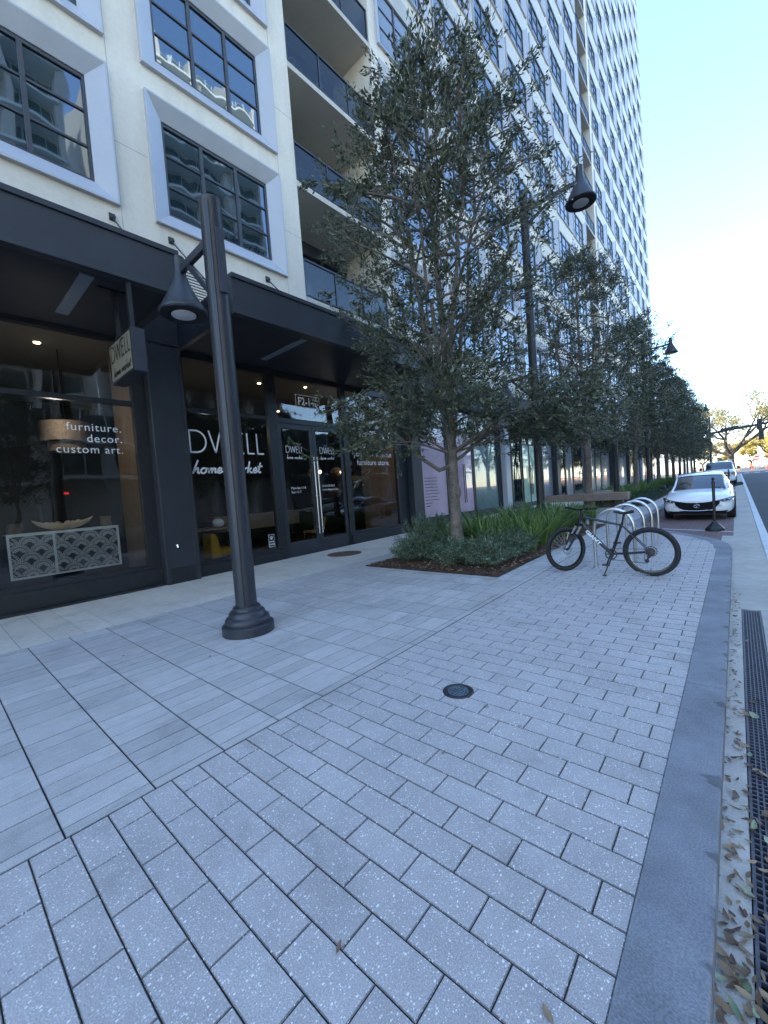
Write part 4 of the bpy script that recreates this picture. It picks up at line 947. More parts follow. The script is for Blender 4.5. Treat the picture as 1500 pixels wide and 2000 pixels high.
# oak and sunlit trees beyond the crossing
def farwood(b, base, dirv, L_, r, depth, tips, rs):
    e = base+dirv*L_; m_ = base.lerp(e, .5)+Vector((rs.uniform(-.1, .1), rs.uniform(-.1, .1), rs.uniform(-.08, .1)))*L_
    b.tube([base, m_, e], [r, r*.8, r*.6], 6, False)
    if depth == 0: tips.append(e); return
    for k in range(3 if depth > 1 else 2):
        nd = (dirv+Vector((rs.gauss(0, .5), rs.gauss(0, .5), rs.gauss(.05, .35)))).normalized(); farwood(b, e, nd, L_*rs.uniform(.68, .85), r*.6, depth-1, tips, rs)
def oak(name, loc, H, r, seed, lm, label, size, per, group, bm='twig', spread=.6):
    rs = random.Random(seed); rng = np.random.default_rng(seed); b = MB(); tips = []
    b.tube([(0, 0, 0), (0, 0, H*.12), (0.02, 0, H*.23)], [r*1.4, r, r*.95], 10)
    for k in range(5):
        a = k*1.256+rs.random(); d = Vector((math.cos(a)*.95, math.sin(a)*.95, rs.uniform(.5, 1.1))).normalized()
        farwood(b, Vector((0, 0, H*.2)), d, H*.28, r*.6, 3, tips, rs)
    P = []
    for t in tips: P.append(np.array(t)+rng.normal(0, H*.033*spread/.6, (per, 3)))
    P = np.concatenate(P); D = rng.normal(size=P.shape)
    o = empty(name, loc, label, 'tree', group); b.build('trunk', M[bm], o, True); V, F, T = leaf_cloud(P, D, size, .5, rng); npmesh('crown', V, F, lm, T, o); return o
oak('oak_tree', (-.75, 104, gz(104)), 14.5, .55, 3, M['oakleaf'], 'spreading oak with thick limbs and thin golden foliage beyond the crossing', .34, 120, None, spread=.85)
oak('yellow_tree', (6.5, 112, gz(112)), 8, .25, 12, M['yleaf'], 'sunlit yellow tree behind the orange barriers at the right edge', .32, 110, 'sunlit trees beyond the barriers')
oak('yellow_tree', (2.5, 122, gz(112)), 6.5, .2, 14, M['yleaf'], 'sunlit yellow tree just right of the oak trunk', .32, 110, 'sunlit trees beyond the barriers')
oak('yellow_tree', (11, 118, gz(112)), 9, .25, 17, M['yleaf'], 'sunlit yellow tree at the far right beyond the barriers', .32, 110, 'sunlit trees beyond the barriers')
for i, (x, y, h) in enumerate(((-6, 122, 8), (-12, 128, 9), (-20, 125, 8), (16, 128, 9))):
    oak('far_tree', (x, y, 1.2), h, .25, 30+i, M['oakleaf'], 'pale far tree seen between the row trunks beyond the crossing' if x < 0 else 'far tree at the right beyond the crossing', .35, 90, 'far trees beyond the crossing')

# ---------------------------------------------------------------- planting beds
def bed(name, x0, x1, y0, y1):
    nx, ny = 40, int((y1-y0)/.08); rng = np.random.default_rng(3); ny = min(ny, 260)
    X, Y = np.meshgrid(np.linspace(x0, x1, nx), np.linspace(y0, y1, ny)); Z = np.array([gz(v) for v in Y.ravel()]).reshape(Y.shape)-.01+rng.uniform(-.012, .03, X.shape)
    ed = np.minimum(np.minimum(X-x0, x1-X), np.minimum(Y-y0, y1-Y)); Z += .05*np.clip(ed/.5, 0, 1)
    V = np.stack([X.ravel(), Y.ravel(), Z.ravel()], 1); i = (np.arange(ny-1)[:, None]*nx+np.arange(nx-1)[None]).ravel()
    o = npmesh(name, V, np.stack([i, i+1, i+nx+1, i+nx], 1), M['mulch']); tag(o, kind='structure'); return o
bed('mulch_bed', *PL); bed('mulch_bed', *PL2)
def litter(name, xs, ys, n, size, zf, m, seed, wid=.45, tilt=.35, label=None, curl=True):
    rng = np.random.default_rng(seed); X = rng.uniform(*xs, n) if not callable(xs) else xs(rng, n); Y = rng.uniform(*ys, n) if not callable(ys) else ys(rng, n)
    Z = np.array([zf(x, y) for x, y in zip(X, Y)])+rng.uniform(0.004, .014, n); P = np.stack([X, Y, Z], 1); a = rng.uniform(0, 6.28, n)
    D = np.stack([np.cos(a), np.sin(a), rng.normal(0, tilt*.4, n)], 1); D /= np.linalg.norm(D, axis=1, keepdims=True)
    S = np.stack([-np.sin(a), np.cos(a), rng.normal(0, tilt, n)], 1); S /= np.linalg.norm(S, axis=1, keepdims=True); U = np.abs(np.cross(D, S))*np.array([0, 0, 1.])
    s = size*rng.uniform(.6, 1.3, (n, 1)); w_ = s*wid*rng.uniform(.7, 1.2, (n, 1)); cu = rng.uniform(.02, .16, (n, 1))*s
    rings = []
    for t, ww in ((0, 0.03), (.22, .38), (.5, .5), (.78, .36), (1, .03)):
        for sg in (-1, 0, 1): rings.append(P+D*s*t+S*w_*ww*sg+U*(cu*4*(t-.5)**2+abs(sg)*w_*.14))
    V = np.stack(rings, 1).reshape(-1, 3); F = []; base = np.arange(n)*15
    for r_ in range(4):
        for c in range(2): k = r_*3+c; F.append(np.stack([base+k, base+k+1, base+k+4, base+k+3], 1))
    F = np.concatenate(F); t = np.tile(rng.random(n), 8); o = npmesh(name, V, F, m, t, smooth=True); tag(o, label, None, None, 'stuff'); return o
M['leaf3'] = leafmat('fallen_leaf', (.075, .04, .025), (.34, .24, .14), .6, 0)
M['leaf4'] = leafmat('fallen_green_leaf', (.12, .17, .08), (.36, .40, .26), .5, 0)
rz = lambda x, y: gz(y)+RD
def clx(rng, n):
    return np.clip(np.concatenate([rng.normal(-.045, .035, n//2), rng.normal(.03, .05, n-n//2)]), -.095, .16)
def cly(rng, n):
    c = rng.choice([.9, 1.15, 1.35, 1.6, 1.75, 2.15, 2.5, 2.95, 3.6], n, p=[.16, .16, .17, .13, .12, .1, .08, .05, .03]); return c+rng.normal(0, .13, n)
litter('leaf_litter', clx, cly, 200, .05, rz, M['leaf3'], 2)
litter('green_leaf_litter', clx, cly, 30, .055, rz, M['leaf4'], 4)
litter('gutter_leaves', lambda r, n: np.clip(r.normal(-.06, .025, n), -.095, .1), lambda r, n: r.uniform(-1.5, 7, n), 260, .034, rz, M['leaf3'], 6)
litter('bed_leaves', (PL[0]+.05, PL[1]-.02), (PL[2]+.03, 8.2), 1500, .055, lambda x, y: gz(y)+.03, M['leaf3'], 9, tilt=.6)
litter('bed_leaves', (-3.4, PL[1]+.03), (8, 13.5), 700, .06, lambda x, y: gz(y)+.02, M['leaf3'], 10, tilt=.6)
litter('pavement_leaves', (-5.5, -.4), (.5, 12), 26, .035, lambda x, y: gz(y)-.002, M['leaf3'], 13)
ck = MB().tube([(.035, 1.18, RD+.012), (.052, 1.15, RD+.012)], .0038, 8).build('cigarette_butt', M['whitepl'], None, True)
MB().tube([(.0352, 1.1797, RD+.0121), (.026, 1.195, RD+.0123)], .0039, 8).build('filter', M['orange'], ck, True); tag(ck, 'white cigarette butt with orange filter among the gutter leaves', 'cigarette butt')

def fern_mesh(seed, R_=.55, H=.55, nst=75, m='fern'):
    rng = np.random.default_rng(seed); Ps = []; Ds = []; b = MB(); rs = random.Random(seed)
    for i in range(nst):
        a = rs.random()*6.283; q = rs.random()**.6; e = Vector((math.cos(a)*R_*q, math.sin(a)*R_*q, H*(1.05-.55*q*q)*rs.uniform(.6, 1.1))); s = Vector((e.x*.12, e.y*.12, 0)); m_ = s.lerp(e, .5)+Vector((0, 0, .16*H))
        pts = [s, s.lerp(m_, .5)+Vector((0, 0, .03)), m_, m_.lerp(e, .5)+Vector((0, 0, .03)), e]; b.tube(pts, [.004, .004, .003, .002, .001], 3, False)
        n = 48; t = rng.uniform(.22, 1, n); A = np.array(s)[None]; Bm = np.array(m_)[None]; E = np.array(e)[None]; t_ = t[:, None]
        p = A*(1-t_)**2+2*Bm*t_*(1-t_)+E*t_**2
        out = np.array((e-s).normalized())[None]*.5+rng.normal(0, .6, (n, 3)); Ps.append(p); Ds.append(out)
    V, F, T = leaf_cloud(np.concatenate(Ps), np.concatenate(Ds), .085, .13, rng); return b, V, F, T
def strap_mesh(seed, R_=.5, H=.75, n=95):
    rng = np.random.default_rng(seed); V = []; F = []; T = []; rs = random.Random(seed)
    for i in range(n):
        a = rs.random()*6.283; L_ = rs.uniform(.6, 1.0)*H; out = rs.uniform(.15, 1)*R_*1.1; d = Vector((math.cos(a), math.sin(a), 0)); s = Vector((-d.y, d.x, 0)); b0 = d*rs.uniform(0, .1); wd = rs.uniform(.014, .024); ben = rs.uniform(.2, .9)
        n0 = len(V)
        for j in range(7):
            t = j/6; p = b0+d*out*(t**1.5)+Vector((0, 0, L_*(t*1.25-ben*.75*t**2.6))); w_ = wd*(1-t**3)*.5+.001; V.append(p-s*w_+Vector((0, 0, .3*w_))); V.append(p); V.append(p+s*w_+Vector((0, 0, .3*w_)))
        tt = rs.random()**1.5
        for j in range(6):
            q = n0+j*3; F.append((q, q+1, q+4, q+3)); F.append((q+1, q+2, q+5, q+4)); T += [tt, tt]
    return np.array([tuple(v) for v in V]), np.array(F), T
def plant_fern(loc, seed, R_, H, label, proto=None):
    o = empty('fern_shrub', loc, label, 'shrub', 'feathery shrubs in the planting bed'); b, V, F, T = fern_mesh(seed, R_, H)
    b.build('stems', M['twig'], o); npmesh('foliage', V, F, M['fern'], T, o); return o
FR = [(-4.05, 6.78, .72, .5), (-3.5, 6.85, .58, .48), (-3.5, 7.7, .62, .58), (-5.1, 6.95, .62, .58), (-5.6, 7.6, .65, .85), (-4.35, 7.15, .55, .38), (-3.55, 8.4, .45, .5), (-4.95, 7.75, .5, .55), (-5.75, 8.6, .6, .8), (-5.4, 6.85, .42, .45), (-3.9, 7.35, .6, .55)]
fl = ['low feathery shrub at the front corner of the bed', 'feathery blue green shrub at the right front corner of the bed', 'feathery shrub left of the bicycle front wheel', 'feathery shrub at the left front of the bed', 'tall leafy shrub at the bed left edge before the doors', 'feathery shrub at the foot of the nearest tree',
      'small feathery shrub behind the bed front right corner', 'feathery shrub left of the nearest tree trunk', 'tall shrub on the building side of the bed', 'small feathery shrub at the left front corner of the bed', 'wide feathery shrub in the middle of the bed front']
protoF = []
for i, (x, y, R_, H) in enumerate(FR):
    if i < 4: o = plant_fern((x, y, gz(y)+.02), 40+i, R_, H, fl[i]); protoF.append((o, R_, H))
    else:
        p, r_, h_ = protoF[i % 4]; o = copy_tree(p); o.location = (x, y, gz(y)+.02); o.rotation_euler = (0, 0, i*1.1); o.scale = (R_/r_, R_/r_, H/h_); o['label'] = fl[i]
protoS = []
def strap(x, y, s, label, grp):
    if len(protoS) < 3:
        V, F, T = strap_mesh(60+len(protoS)); o = npmesh('strap_plant', V, F, M['strap'], T, smooth=True); protoS.append(o)
    else: o = protoS[int(abs(x*7+y*3)) % 3].copy(); C.objects.link(o)
    o.location = (x, y, gz(y)+.02); o.rotation_euler = (0, 0, x*5+y); o.scale = (s, s, s); tag(o, label, 'plant', grp); return o
rs = random.Random(4); gs = 'strap leaved plants filling the first bed'
yy = 8.3
while yy < 13.6:
    for x in (-5.6, -5.05, -4.5, -3.95, -3.5):
        if yy < 8.8 and x > -3.8: continue
        strap(x+rs.uniform(-.12, .12), yy+rs.uniform(-.15, .15), rs.uniform(1.0, 1.3), 'strap leaved plant among those filling the bed behind the nearest tree', gs)
    yy += .52
gs2 = 'strap leaved plants in the second bed'; yy = 20.9
while yy < 42:
    for x in (-5.6, -4.9, -4.2): strap(x+rs.uniform(-.15, .15), yy+rs.uniform(-.2, .2), rs.uniform(1.0, 1.3), 'strap leaved plant among those in the second bed behind the low hedge', gs2)
    yy += 1.0
rng = np.random.default_rng(77); n = 16000
X = rng.uniform(-3.95, -3.1, n); Y = rng.uniform(20.5, 56, n); hz = np.sqrt(np.clip(1-((X+3.52)/.46)**2, 0, 1)); Z = np.array([gz(v) for v in Y])+rng.uniform(.35, 1, n)*hz*(.42+.05*np.sin(Y*3))
V, F, T = leaf_cloud(np.stack([X, Y, Z], 1), rng.normal(size=(n, 3)), .10, .4, rng); o = npmesh('low_hedge', V, F, M['hedge'], T); tag(o, 'low dark green hedge strip along the pavement edge of the second bed', 'hedge')

# bench
be = empty('wooden_bench', (-4.5, 17.1, gz(17)), 'L shaped grey brown wooden bench with open underside behind the first bed', 'bench')
b = MB()
for i in range(4): b.box(-1.6, 1.47, -.22+i*.125, -.22+i*.125+.118, .76, .81)
for i in range(4): b.box(-.42+i*.155, -.42+i*.155+.148, .30, 3.8, .76, .81)
b.build('seat', M['wood'], be, bevel=.006)
MB().box(-1.6, 1.47, -.25, -.222, .54, .805).box(1.472, 1.50, -.25, .28, .54, .805).box(.205, .225, .30, 3.8, .54, .80).build('apron', M['wood'], be, bevel=.004)
for (x, y) in ((-1.4, 0), (1.25, 0), (-.2, 3.4)): MB().box(x-.06, x+.06, y-.06, y+.06, -.05, .55).build('leg', M['metal'], be)

# ---------------------------------------------------------------- bike rack hoops
hl = ['steel hoop nearest the bicycle, leaning spot of its frame', 'second steel hoop from the bicycle', 'third steel hoop from the bicycle', 'farthest steel hoop of the rack, nearest the parked white car']
hp = None
for i, (y, l) in enumerate(zip((7.42, 8.34, 9.2, 10.0), hl)):
    if hp is None:
        b = MB(); pts = [(-.29, 0, 0), (-.29, 0, .4), (-.29, 0, .66)]+[(-.29*math.cos(R(a)), 0, .66+.32*math.sin(R(a))) for a in range(15, 180, 15)]+[(.29, 0, .66), (.29, 0, .4), (.29, 0, 0)]
        b.tube(pts, .025, 14); b.lathe((-.29, 0, 0), [(.05, -.005), (.05, .006), (.03, .008)], 20).lathe((.29, 0, 0), [(.05, -.005), (.05, .006), (.03, .008)], 20); hp = b.build('bike_hoop', M['steel'], None, True); o = hp
    else: o = hp.copy(); C.objects.link(o)
    o.location = (-1.54, y, gz(y)); tag(o, l, 'bike rack', 'steel bike rack hoops')

# ---------------------------------------------------------------- bicycle (side plane xz, heading -x)
BY = 7.02; bk = empty('bicycle', (0, BY, gz(7.0)), 'black mountain bike with white frame lettering leaning at the steel hoops', 'bicycle')
def wheel(parent, cx, cz, rot, r=.365, lab=''):
    h = bpy.data.objects.new('wheel', None); 
    b = MB(); n0 = 0; K = 56; k = 10
    for i in range(K):
        a = 2*math.pi*i/K
        for j in range(k):
            t = 2*math.pi*j/k; rad = r-.031+.031*math.cos(t); b.v.append((rad*math.cos(a), .029*math.sin(t), rad*math.sin(a)))
    for i in range(K):
        for j in range(k): b.f.append((i*k+j, ((i+1) % K)*k+j, ((i+1) % K)*k+(j+1) % k, i*k+(j+1) % k))
    w_ = b.build('wheel', M['rubber'], parent, True); w_.location = (cx, 0, cz); w_.rotation_euler = (0, 0, rot)
    MB().lathe((0, 0, 0), [(r-.052, -.013), (r-.042, -.015), (r-.042, .015), (r-.052, .013)], 56, 'y')
    rim = MB(); 
    for (ra, rb) in ((r-.078, r-.052),):
        K2 = 56
        for i in range(K2):
            a = 2*math.pi*i/K2; c_, s_ = math.cos(a), math.sin(a); rim.v += [(ra*c_, -.012, ra*s_), (rb*c_, -.015, rb*s_), (rb*c_, .015, rb*s_), (ra*c_, .012, ra*s_)]
        for i in range(K2):
            q = i*4; p = ((i+1) % K2)*4
            for j in range(4): rim.f.append((q+j, p+j, p+(j+1) % 4, q+(j+1) % 4))
    rim.build('rim', M['blackpaint'], w_, True)
    sp_ = MB()
    for i in range(28):
        a = 2*math.pi*i/28; a2 = a+(.35 if i % 2 else -.35); yy_ = .022*(1 if (i//2) % 2 else -1); sp_.tube([(.02*math.cos(a2), yy_, .02*math.sin(a2)), ((r-.055)*math.cos(a), 0, (r-.055)*math.sin(a))], .0018, 4, False)
    sp_.build('spokes', M['steel'], w_)
    MB().lathe((0, 0, 0), [(.012, -.05), (.026, -.04), (.02, -.02), (.02, .02), (.026, .04), (.012, .05)], 14, 'y').build('hub', M['blackpaint'], w_, True)
    return w_
rw = wheel(bk, -.985, .365, 0)
# steered front wheel
hx, hz = -2.16, .365; st = R(52)
fw = wheel(bk, hx-.02, hz, st)
fwd = Vector((-math.cos(st), -math.sin(st), 0)); side = Vector((math.sin(st), -math.cos(st), 0))
fb = MB()
BB = (-1.50, 0, .315); ht = Vector((-1.90, 0, .935)); hb = Vector((-1.955, 0, .80)); stt = Vector((-1.335, 0, .80))
fb.tube([hb+Vector((0, 0, -.02)), ht+Vector((0, 0, .02))], .024, 12)
frm = fb.build('frame', M['blackpaint'], bk, True)
b = MB().tube([ht+Vector((.02, 0, -.03)), (-1.6, 0, .82), stt+Vector((-.01, 0, -.04))], [.021, .019, .016], 10).build('top_tube', M['blackpaint'], bk, True)
b = MB().tube([hb+Vector((.015, 0, .02)), (-1.72, 0, .555), BB], [.027, .03, .028], 12).build('down_tube', M['blackpaint'], bk, True)
b = MB().tube([BB, stt], [.02, .018], 10).tube([stt, (-1.31, 0, .93)], .0145, 10).build('seat_tube', M['blackpaint'], bk, True)
b = MB()
for s_ in (-1, 1):
    b.tube([(BB[0], .03*s_, BB[2]), (-1.3, .05*s_, .325), (-.985, .062*s_, .365)], [.012, .011, .009], 8); b.tube([(-1.345, .015*s_, .76), (-1.2, .045*s_, .6), (-.985, .062*s_, .365)], [.010, .009, .008], 8)
b.build('rear_stays', M['blackpaint'], bk, True)
sd_ = MB(); ns = 12
for i in range(ns+1):
    t = i/ns; xx = -1.45+.27*t; hw = .012+.055*(t**1.6) if t < .9 else .06; zz = .955+.012*math.cos(t*6)
    for j in range(8): a = 2*math.pi*j/8; sd_.v.append((xx, math.cos(a)*hw, zz+math.sin(a)*(.014+.012*t)))
for i in range(ns):
    for j in range(8): q = i*8+j; p = i*8+(j+1) % 8; sd_.f.append((q, p, p+8, q+8))
sd_.f.append(tuple(range(7, -1, -1))); sd_.f.append(tuple(ns*8+j for j in range(8))); sd_.build('saddle', M['rubber'], bk, True)
# fork
fk = MB(); crown = hb+Vector((0, 0, -.03)); up = (ht-hb).normalized()
hub = Vector((hx-.02, 0, hz))
for s_ in (-1, 1):
    o_ = side*.06*s_; fk.tube([crown+o_, crown.lerp(hub, .45)+o_], .016, 10)
fk.tube([crown+side*.075, crown-side*.075], .02, 8)
fk.build('fork', M['blackpaint'], bk, True)
fk = MB()
for s_ in (-1, 1): o_ = side*.06*s_; fk.tube([crown.lerp(hub, .42)+o_, hub+o_], [.021, .016], 10)
fk.build('fork_lowers', M['metal2'], bk, True)
fk = MB()
for s_ in (-1, 1): o_ = side*.06*s_; fk.tube([crown.lerp(hub, .05)+o_, crown.lerp(hub, .36)+o_], .0172, 10)
fk.build('fork_stanchions', M['steel'], bk, True)
hbz = Vector((-1.91, 0, 1.015)); stem = hbz+fwd*.07
hbm = MB().tube([ht, hbz], .019, 8).tube([hbz, stem], .017, 8)
pts = [stem-side*.36-fwd*.06+Vector((0, 0, .03)), stem-side*.15+Vector((0, 0, .02)), stem, stem+side*.15+Vector((0, 0, .02)), stem+side*.36-fwd*.06+Vector((0, 0, .03))]
hbm.tube(pts, .013, 10)
ho = hbm.build('handlebar', M['blackpaint'], bk, True)
gp = MB()
for s_ in (-1, 1): gp.tube([stem+side*.37*s_-fwd*.06+Vector((0, 0, .03)), stem+side*.25*s_-fwd*.035+Vector((0, 0, .026))], .018, 10)
gp.build('grips', M['rubber'], ho, True)
lv = MB()
for s_ in (-1, 1): lv.tube([stem+side*.22*s_, stem+side*.24*s_+fwd*.05-Vector((0, 0, .02)), stem+side*.33*s_+fwd*.04-Vector((0, 0, .03))], .006, 6).tube([stem+side*.2*s_, stem+side*.1*s_+fwd*.12+Vector((0, 0, -.05)), hbz+fwd*.08-Vector((0, 0, .2)), crown], .0035, 5, False)
lv.build('brake_levers', M['black'], ho, True)
dr = MB().lathe((BB[0], -.045, BB[2]), [(.085, -.002), (.085, .002), (.068, .002), (.068, -.002)], 30, 'y').box(BB[0]-.07, BB[0]+.07, -.048, -.044, BB[2]-.008, BB[2]+.008).box(BB[0]-.008, BB[0]+.008, -.049, -.045, BB[2]-.07, BB[2]+.07).lathe((BB[0], 0, BB[2]), [(.02, -.06), (.02, .06)], 14, 'y')
dr.tube([(BB[0], -.065, BB[2]), (BB[0]-.06, -.07, BB[2]-.155)], .011, 8).tube([(BB[0], .065, BB[2]), (BB[0]+.06, .07, BB[2]+.155)], .011, 8)
dr.box(BB[0]-.11, BB[0]-.01, -.15, -.075, BB[2]-.168, BB[2]-.148).box(BB[0]+.01, BB[0]+.11, .075, .15, BB[2]+.148, BB[2]+.168)
dr.build('crankset', M['black'], bk, True)
ch = MB().tube([(BB[0], -.048, BB[2]+.085), (-.985, -.045, .365+.045)], .0045, 5).tube([(BB[0], -.048, BB[2]-.085), (-1.03, -.05, .20), (-1.0, -.05, .29)], .0045, 5).build('chain', M['iron'], bk)
cs = MB()
for i, rad in enumerate((.062, .054, .047, .041, .035, .03)): cs.lathe((-.985, -.026-.005*i, .365), [(rad, -.0012), (rad, .0012)], 26, 'y')
cs.lathe((-.985, .035, .365), [(.08, -.001), (.08, .001), (.066, .001), (.066, -.001)], 28, 'y').lathe((-1.03, -.05, .235), [(.03, -.006), (.03, .006)], 14, 'y').lathe((-1.005, -.05, .3), [(.025, -.006), (.025, .006)], 14, 'y').tube([(-.985, -.05, .35), (-1.04, -.055, .22)], .012, 6)
cs.build('cassette', M['iron'], bk, True)
dd_ = MB().lathe((0, -.035, 0), [(.08, -.001), (.08, .001), (.064, .001), (.064, -.001)], 28, 'y').build('brake_disc', M['steel'], fw)
MB().tube([(-1.47, -.03, .31), (-1.53, -.12, .16), (-1.58, -.19, 0.0)], [.012, .01, .01], 8).box(-1.60, -1.54, -.21, -.17, 0, .012).build('kickstand', M['black'], bk, True)
bt = MB().tube([(-1.62, -.04, .55), (-1.58, -.04, .48)], .02, 8)
def sidetext(s, x0, z0, ang, size, m, parent, y, bold=.003, sx=1):
    cu = bpy.data.curves.new('t', 'FONT'); cu.body = s; cu.size = size; cu.offset = bold; cu.align_x = 'CENTER'; cu.align_y = 'CENTER'; to = bpy.data.objects.new('tmp', cu)
    me = bpy.data.meshes.new_from_object(to); bpy.data.objects.remove(to); me.materials.clear(); me.materials.append(m)
    o = bpy.data.objects.new('lettering', me); C.objects.link(o); o.parent = parent; o.location = (x0, y, z0); o.rotation_euler = (R(90), -ang, 0); o.scale = (sx, 1, 1); return o
dt = Vector((BB[0]-hb.x, 0, BB[2]-hb.z)); ang = math.atan2(dt.z, dt.x)
sidetext('GIANT', -1.745, .57, ang, .066, M['white_letter'], bk, -.033, .003, 1.45)
for i, chh in enumerate('MAXXIS'):
    a = R(-118+i*4.6); sidetext(chh, .338*math.cos(a), .338*math.sin(a), a+math.pi/2, .034, M['white_letter'], rw, -.0275, .002)

# ---------------------------------------------------------------- bollards (stanchions)
def stanchion(x, y, label):
    g0 = gz(y)+RD; o = empty('post_stand', (x, y, g0), label, 'post', 'black post stands by the parking bay')
    b = MB(); n = 8
    for rad, z in ((.21, 0), (.21, .055), (.20, .065), (.075, .20), (.06, .24)):
        for j in range(n): a = 2*math.pi*(j+.5)/n; b.v.append((rad*math.cos(a), rad*math.sin(a), z))
    for l in range(4):
        for j in range(n): b.f.append((l*n+j, l*n+(j+1) % n, (l+1)*n+(j+1) % n, (l+1)*n+j))
    b.f.append(tuple(4*n+j for j in range(n))); b.build('base', M['black'], o, bevel=.006)
    MB().lathe((0, 0, 0), [(.032, .2), (.032, 1.22), (.042, 1.225), (.042, 1.25), (.03, 1.26), (.018, 1.275), (.028, 1.30), (.034, 1.325), (.026, 1.35), (.008, 1.365)], 20).build('post', M['black'], o, True); return o
stanchion(-.46, 13.35, 'black post on octagonal base in front of the white hatchback')
stanchion(-.30, 26.5, 'small far black post standing behind the white hatchback')

# ---------------------------------------------------------------- cars (front faces -y)
def loft(sections, name, m, parent, smooth=True):
    b = MB(); k = len(sections[0])
    for s in sections: b.v += s
    for i in range(len(sections)-1):
        for j in range(k-1): q = i*k+j; b.f.append((q, q+1, q+k+1, q+k))
    b.f.append(tuple(range(k))); b.f.append(tuple(range((len(sections)-1)*k+k-1, (len(sections)-1)*k-1, -1)))
    o = b.build(name, m, parent, smooth); s = o.modifiers.new('s', 'SUBSURF'); s.levels = 2; s.render_levels = 2; return o
def car(name, loc, label, cat, kind):
    o = empty(name, loc, label, cat)
    big = kind == 'truck'
    k = 1.28 if big else 1.0; wk = 1.11 if big else 1.0
    def sec(y, w, zt, zb=.22, crown=.03, shoulder=.66):
        w *= wk; zt *= k; zb *= (1.3 if big else 1); sh = shoulder*k
        half = [(w*.70, zb), (w*.93, zb+.03), (w, zb+.17), (w*1.0, sh-.12), (w*.985, sh), (w*.93, zt-.035), (w*.82, zt-.004), (w*.45, zt+crown*.7), (0, zt+crown)]
        pts = [(x, y, z) for x, z in half]; return pts+[(-x, y, z) for x, z in half[-2::-1]]
    if not big:
        S = [sec(0.0, .60, .60, .30, .01, .52), sec(.035, .70, .655, .24, .02, .55), sec(.12, .80, .70, .20, .025, .58), sec(.32, .865, .76, .19, .03, .62), sec(.62, .89, .81, .2, .04), sec(1.0, .895, .87, .2, .045), sec(1.35, .90, .925, .2, .03), sec(2.2, .905, .93, .2, .02), sec(3.2, .90, .96, .2, .02), sec(3.9, .87, .99, .25, .02), sec(4.3, .80, .93, .3, .02), sec(4.42, .68, .80, .36, .01)]
    else:
        S = [sec(0.0, .74, .80, .30, .0, .6), sec(.05, .82, .87, .26, .01, .62), sec(.2, .87, .93, .24, .02, .66), sec(.6, .895, .95, .24, .03), sec(1.2, .90, .96, .24, .03), sec(2.4, .90, .96, .24, .02), sec(4.4, .90, .97, .25, .0), sec(5.5, .90, .97, .28, .0), sec(5.6, .86, .9, .3, 0)]
    body = loft(S, 'body', M['carwhite'], o)
    # cabin
    def cs(y, wb, wt, zb, zt):
        zb *= k; zt *= k; wb *= wk; wt *= wk
        half = [(wb, zb), (wb*.97, zb+(zt-zb)*.35), (wt*1.06, zb+(zt-zb)*.8), (wt, zt-.012), (wt*.55, zt+.012), (0, zt+.018)]
        pts = [(x, y, z) for x, z in half]; return pts+[(-x, y, z) for x, z in half[-2::-1]]
    cab = MB(); CS = [cs(1.12, .70, .60, .86, .885), cs(1.35, .76, .61, .87, 1.06), cs(1.78, .79, .585, .88, 1.33), cs(2.05, .79, .575, .88, 1.395), cs(2.7, .79, .58, .9, 1.42), cs(3.4, .77, .56, .92, 1.37), cs(3.95, .70, .50, .95, 1.16), cs(4.2, .62, .45, .95, 1.0)]
    if big: CS = [cs(1.25, .74, .66, .9, .95), cs(1.5, .78, .66, .9, 1.15), cs(1.85, .8, .66, .9, 1.38), cs(2.2, .8, .66, .9, 1.42), cs(3.3, .8, .66, .9, 1.42), cs(3.7, .78, .64, .9, 1.36), cs(3.85, .76, .62, .9, 1.0)]
    gl = MB(); kk_ = len(CS[0])
    for s in CS: gl.v += s
    for i in range(len(CS)-1):
        for j in range(kk_-1): q = i*kk_+j; gl.f.append((q, q+1, q+kk_+1, q+kk_))
    gl.f.append(tuple(range(kk_))); gl.build('window', M['carglass'], o, True)
    rf = MB(); roofs = CS[2:-1] if not big else CS[2:-1]
    idx = [2, 3, 4, 5, 6, 7, 8]
    for s in roofs: rf.v += [(s[j][0]*1.012, s[j][1], s[j][2]+.012) for j in idx]
    for i in range(len(roofs)-1):
        for j in range(len(idx)-1): q = i*len(idx)+j; rf.f.append((q, q+1, q+len(idx)+1, q+len(idx)))
    rf.build('roof', M['carwhite'], o, True)
    pl = MB()
    for s_ in (0, -1):
        pts = [(CS[i][2 if s_ == 0 else -3][0]*1.01, CS[i][0][1], CS[i][2][2]+.01) for i in range(0, 4)]; pts[0] = (CS[0][0][0]*(1 if s_ == 0 else -1)*1.03, CS[0][0][1]-.1, CS[0][0][2]-.01)
        pl.tube(pts, [.03, .032, .034, .03], 8)
    pl.build('pillars', M['carwhite'], o, True)
    if not big:
        # grille shield, follows the nose
        def gx(x): return -.022+.03*abs(x/.6)**2.2
        g = MB(); top = [(-.56, .60), (-.44, .595), (-.3, .565), (-.15, .55), (0, .545), (.15, .55), (.3, .565), (.44, .595), (.56, .60)]
        bot = [(-.54, .50), (-.45, .40), (-.33, .335), (-.16, .315), (0, .31), (.16, .315), (.33, .335), (.45, .40), (.54, .50)]
        n0 = 0
        for (x, z), (x2, z2) in zip(top, bot): g.v += [(x, gx(x)-.015, z), (x2, gx(x2)-.05, z2), (x2, gx(x2)+.08, z2), (x, gx(x)+.08, z)]
        for i in range(8):
            for j in range(4): g.f.append((i*4+j, i*4+(j+1) % 4, i*4+4+(j+1) % 4, i*4+4+j))
        g.f += [(0, 1, 2, 3), (35, 34, 33, 32)]; gr = g.build('grille', M['grille'], o)
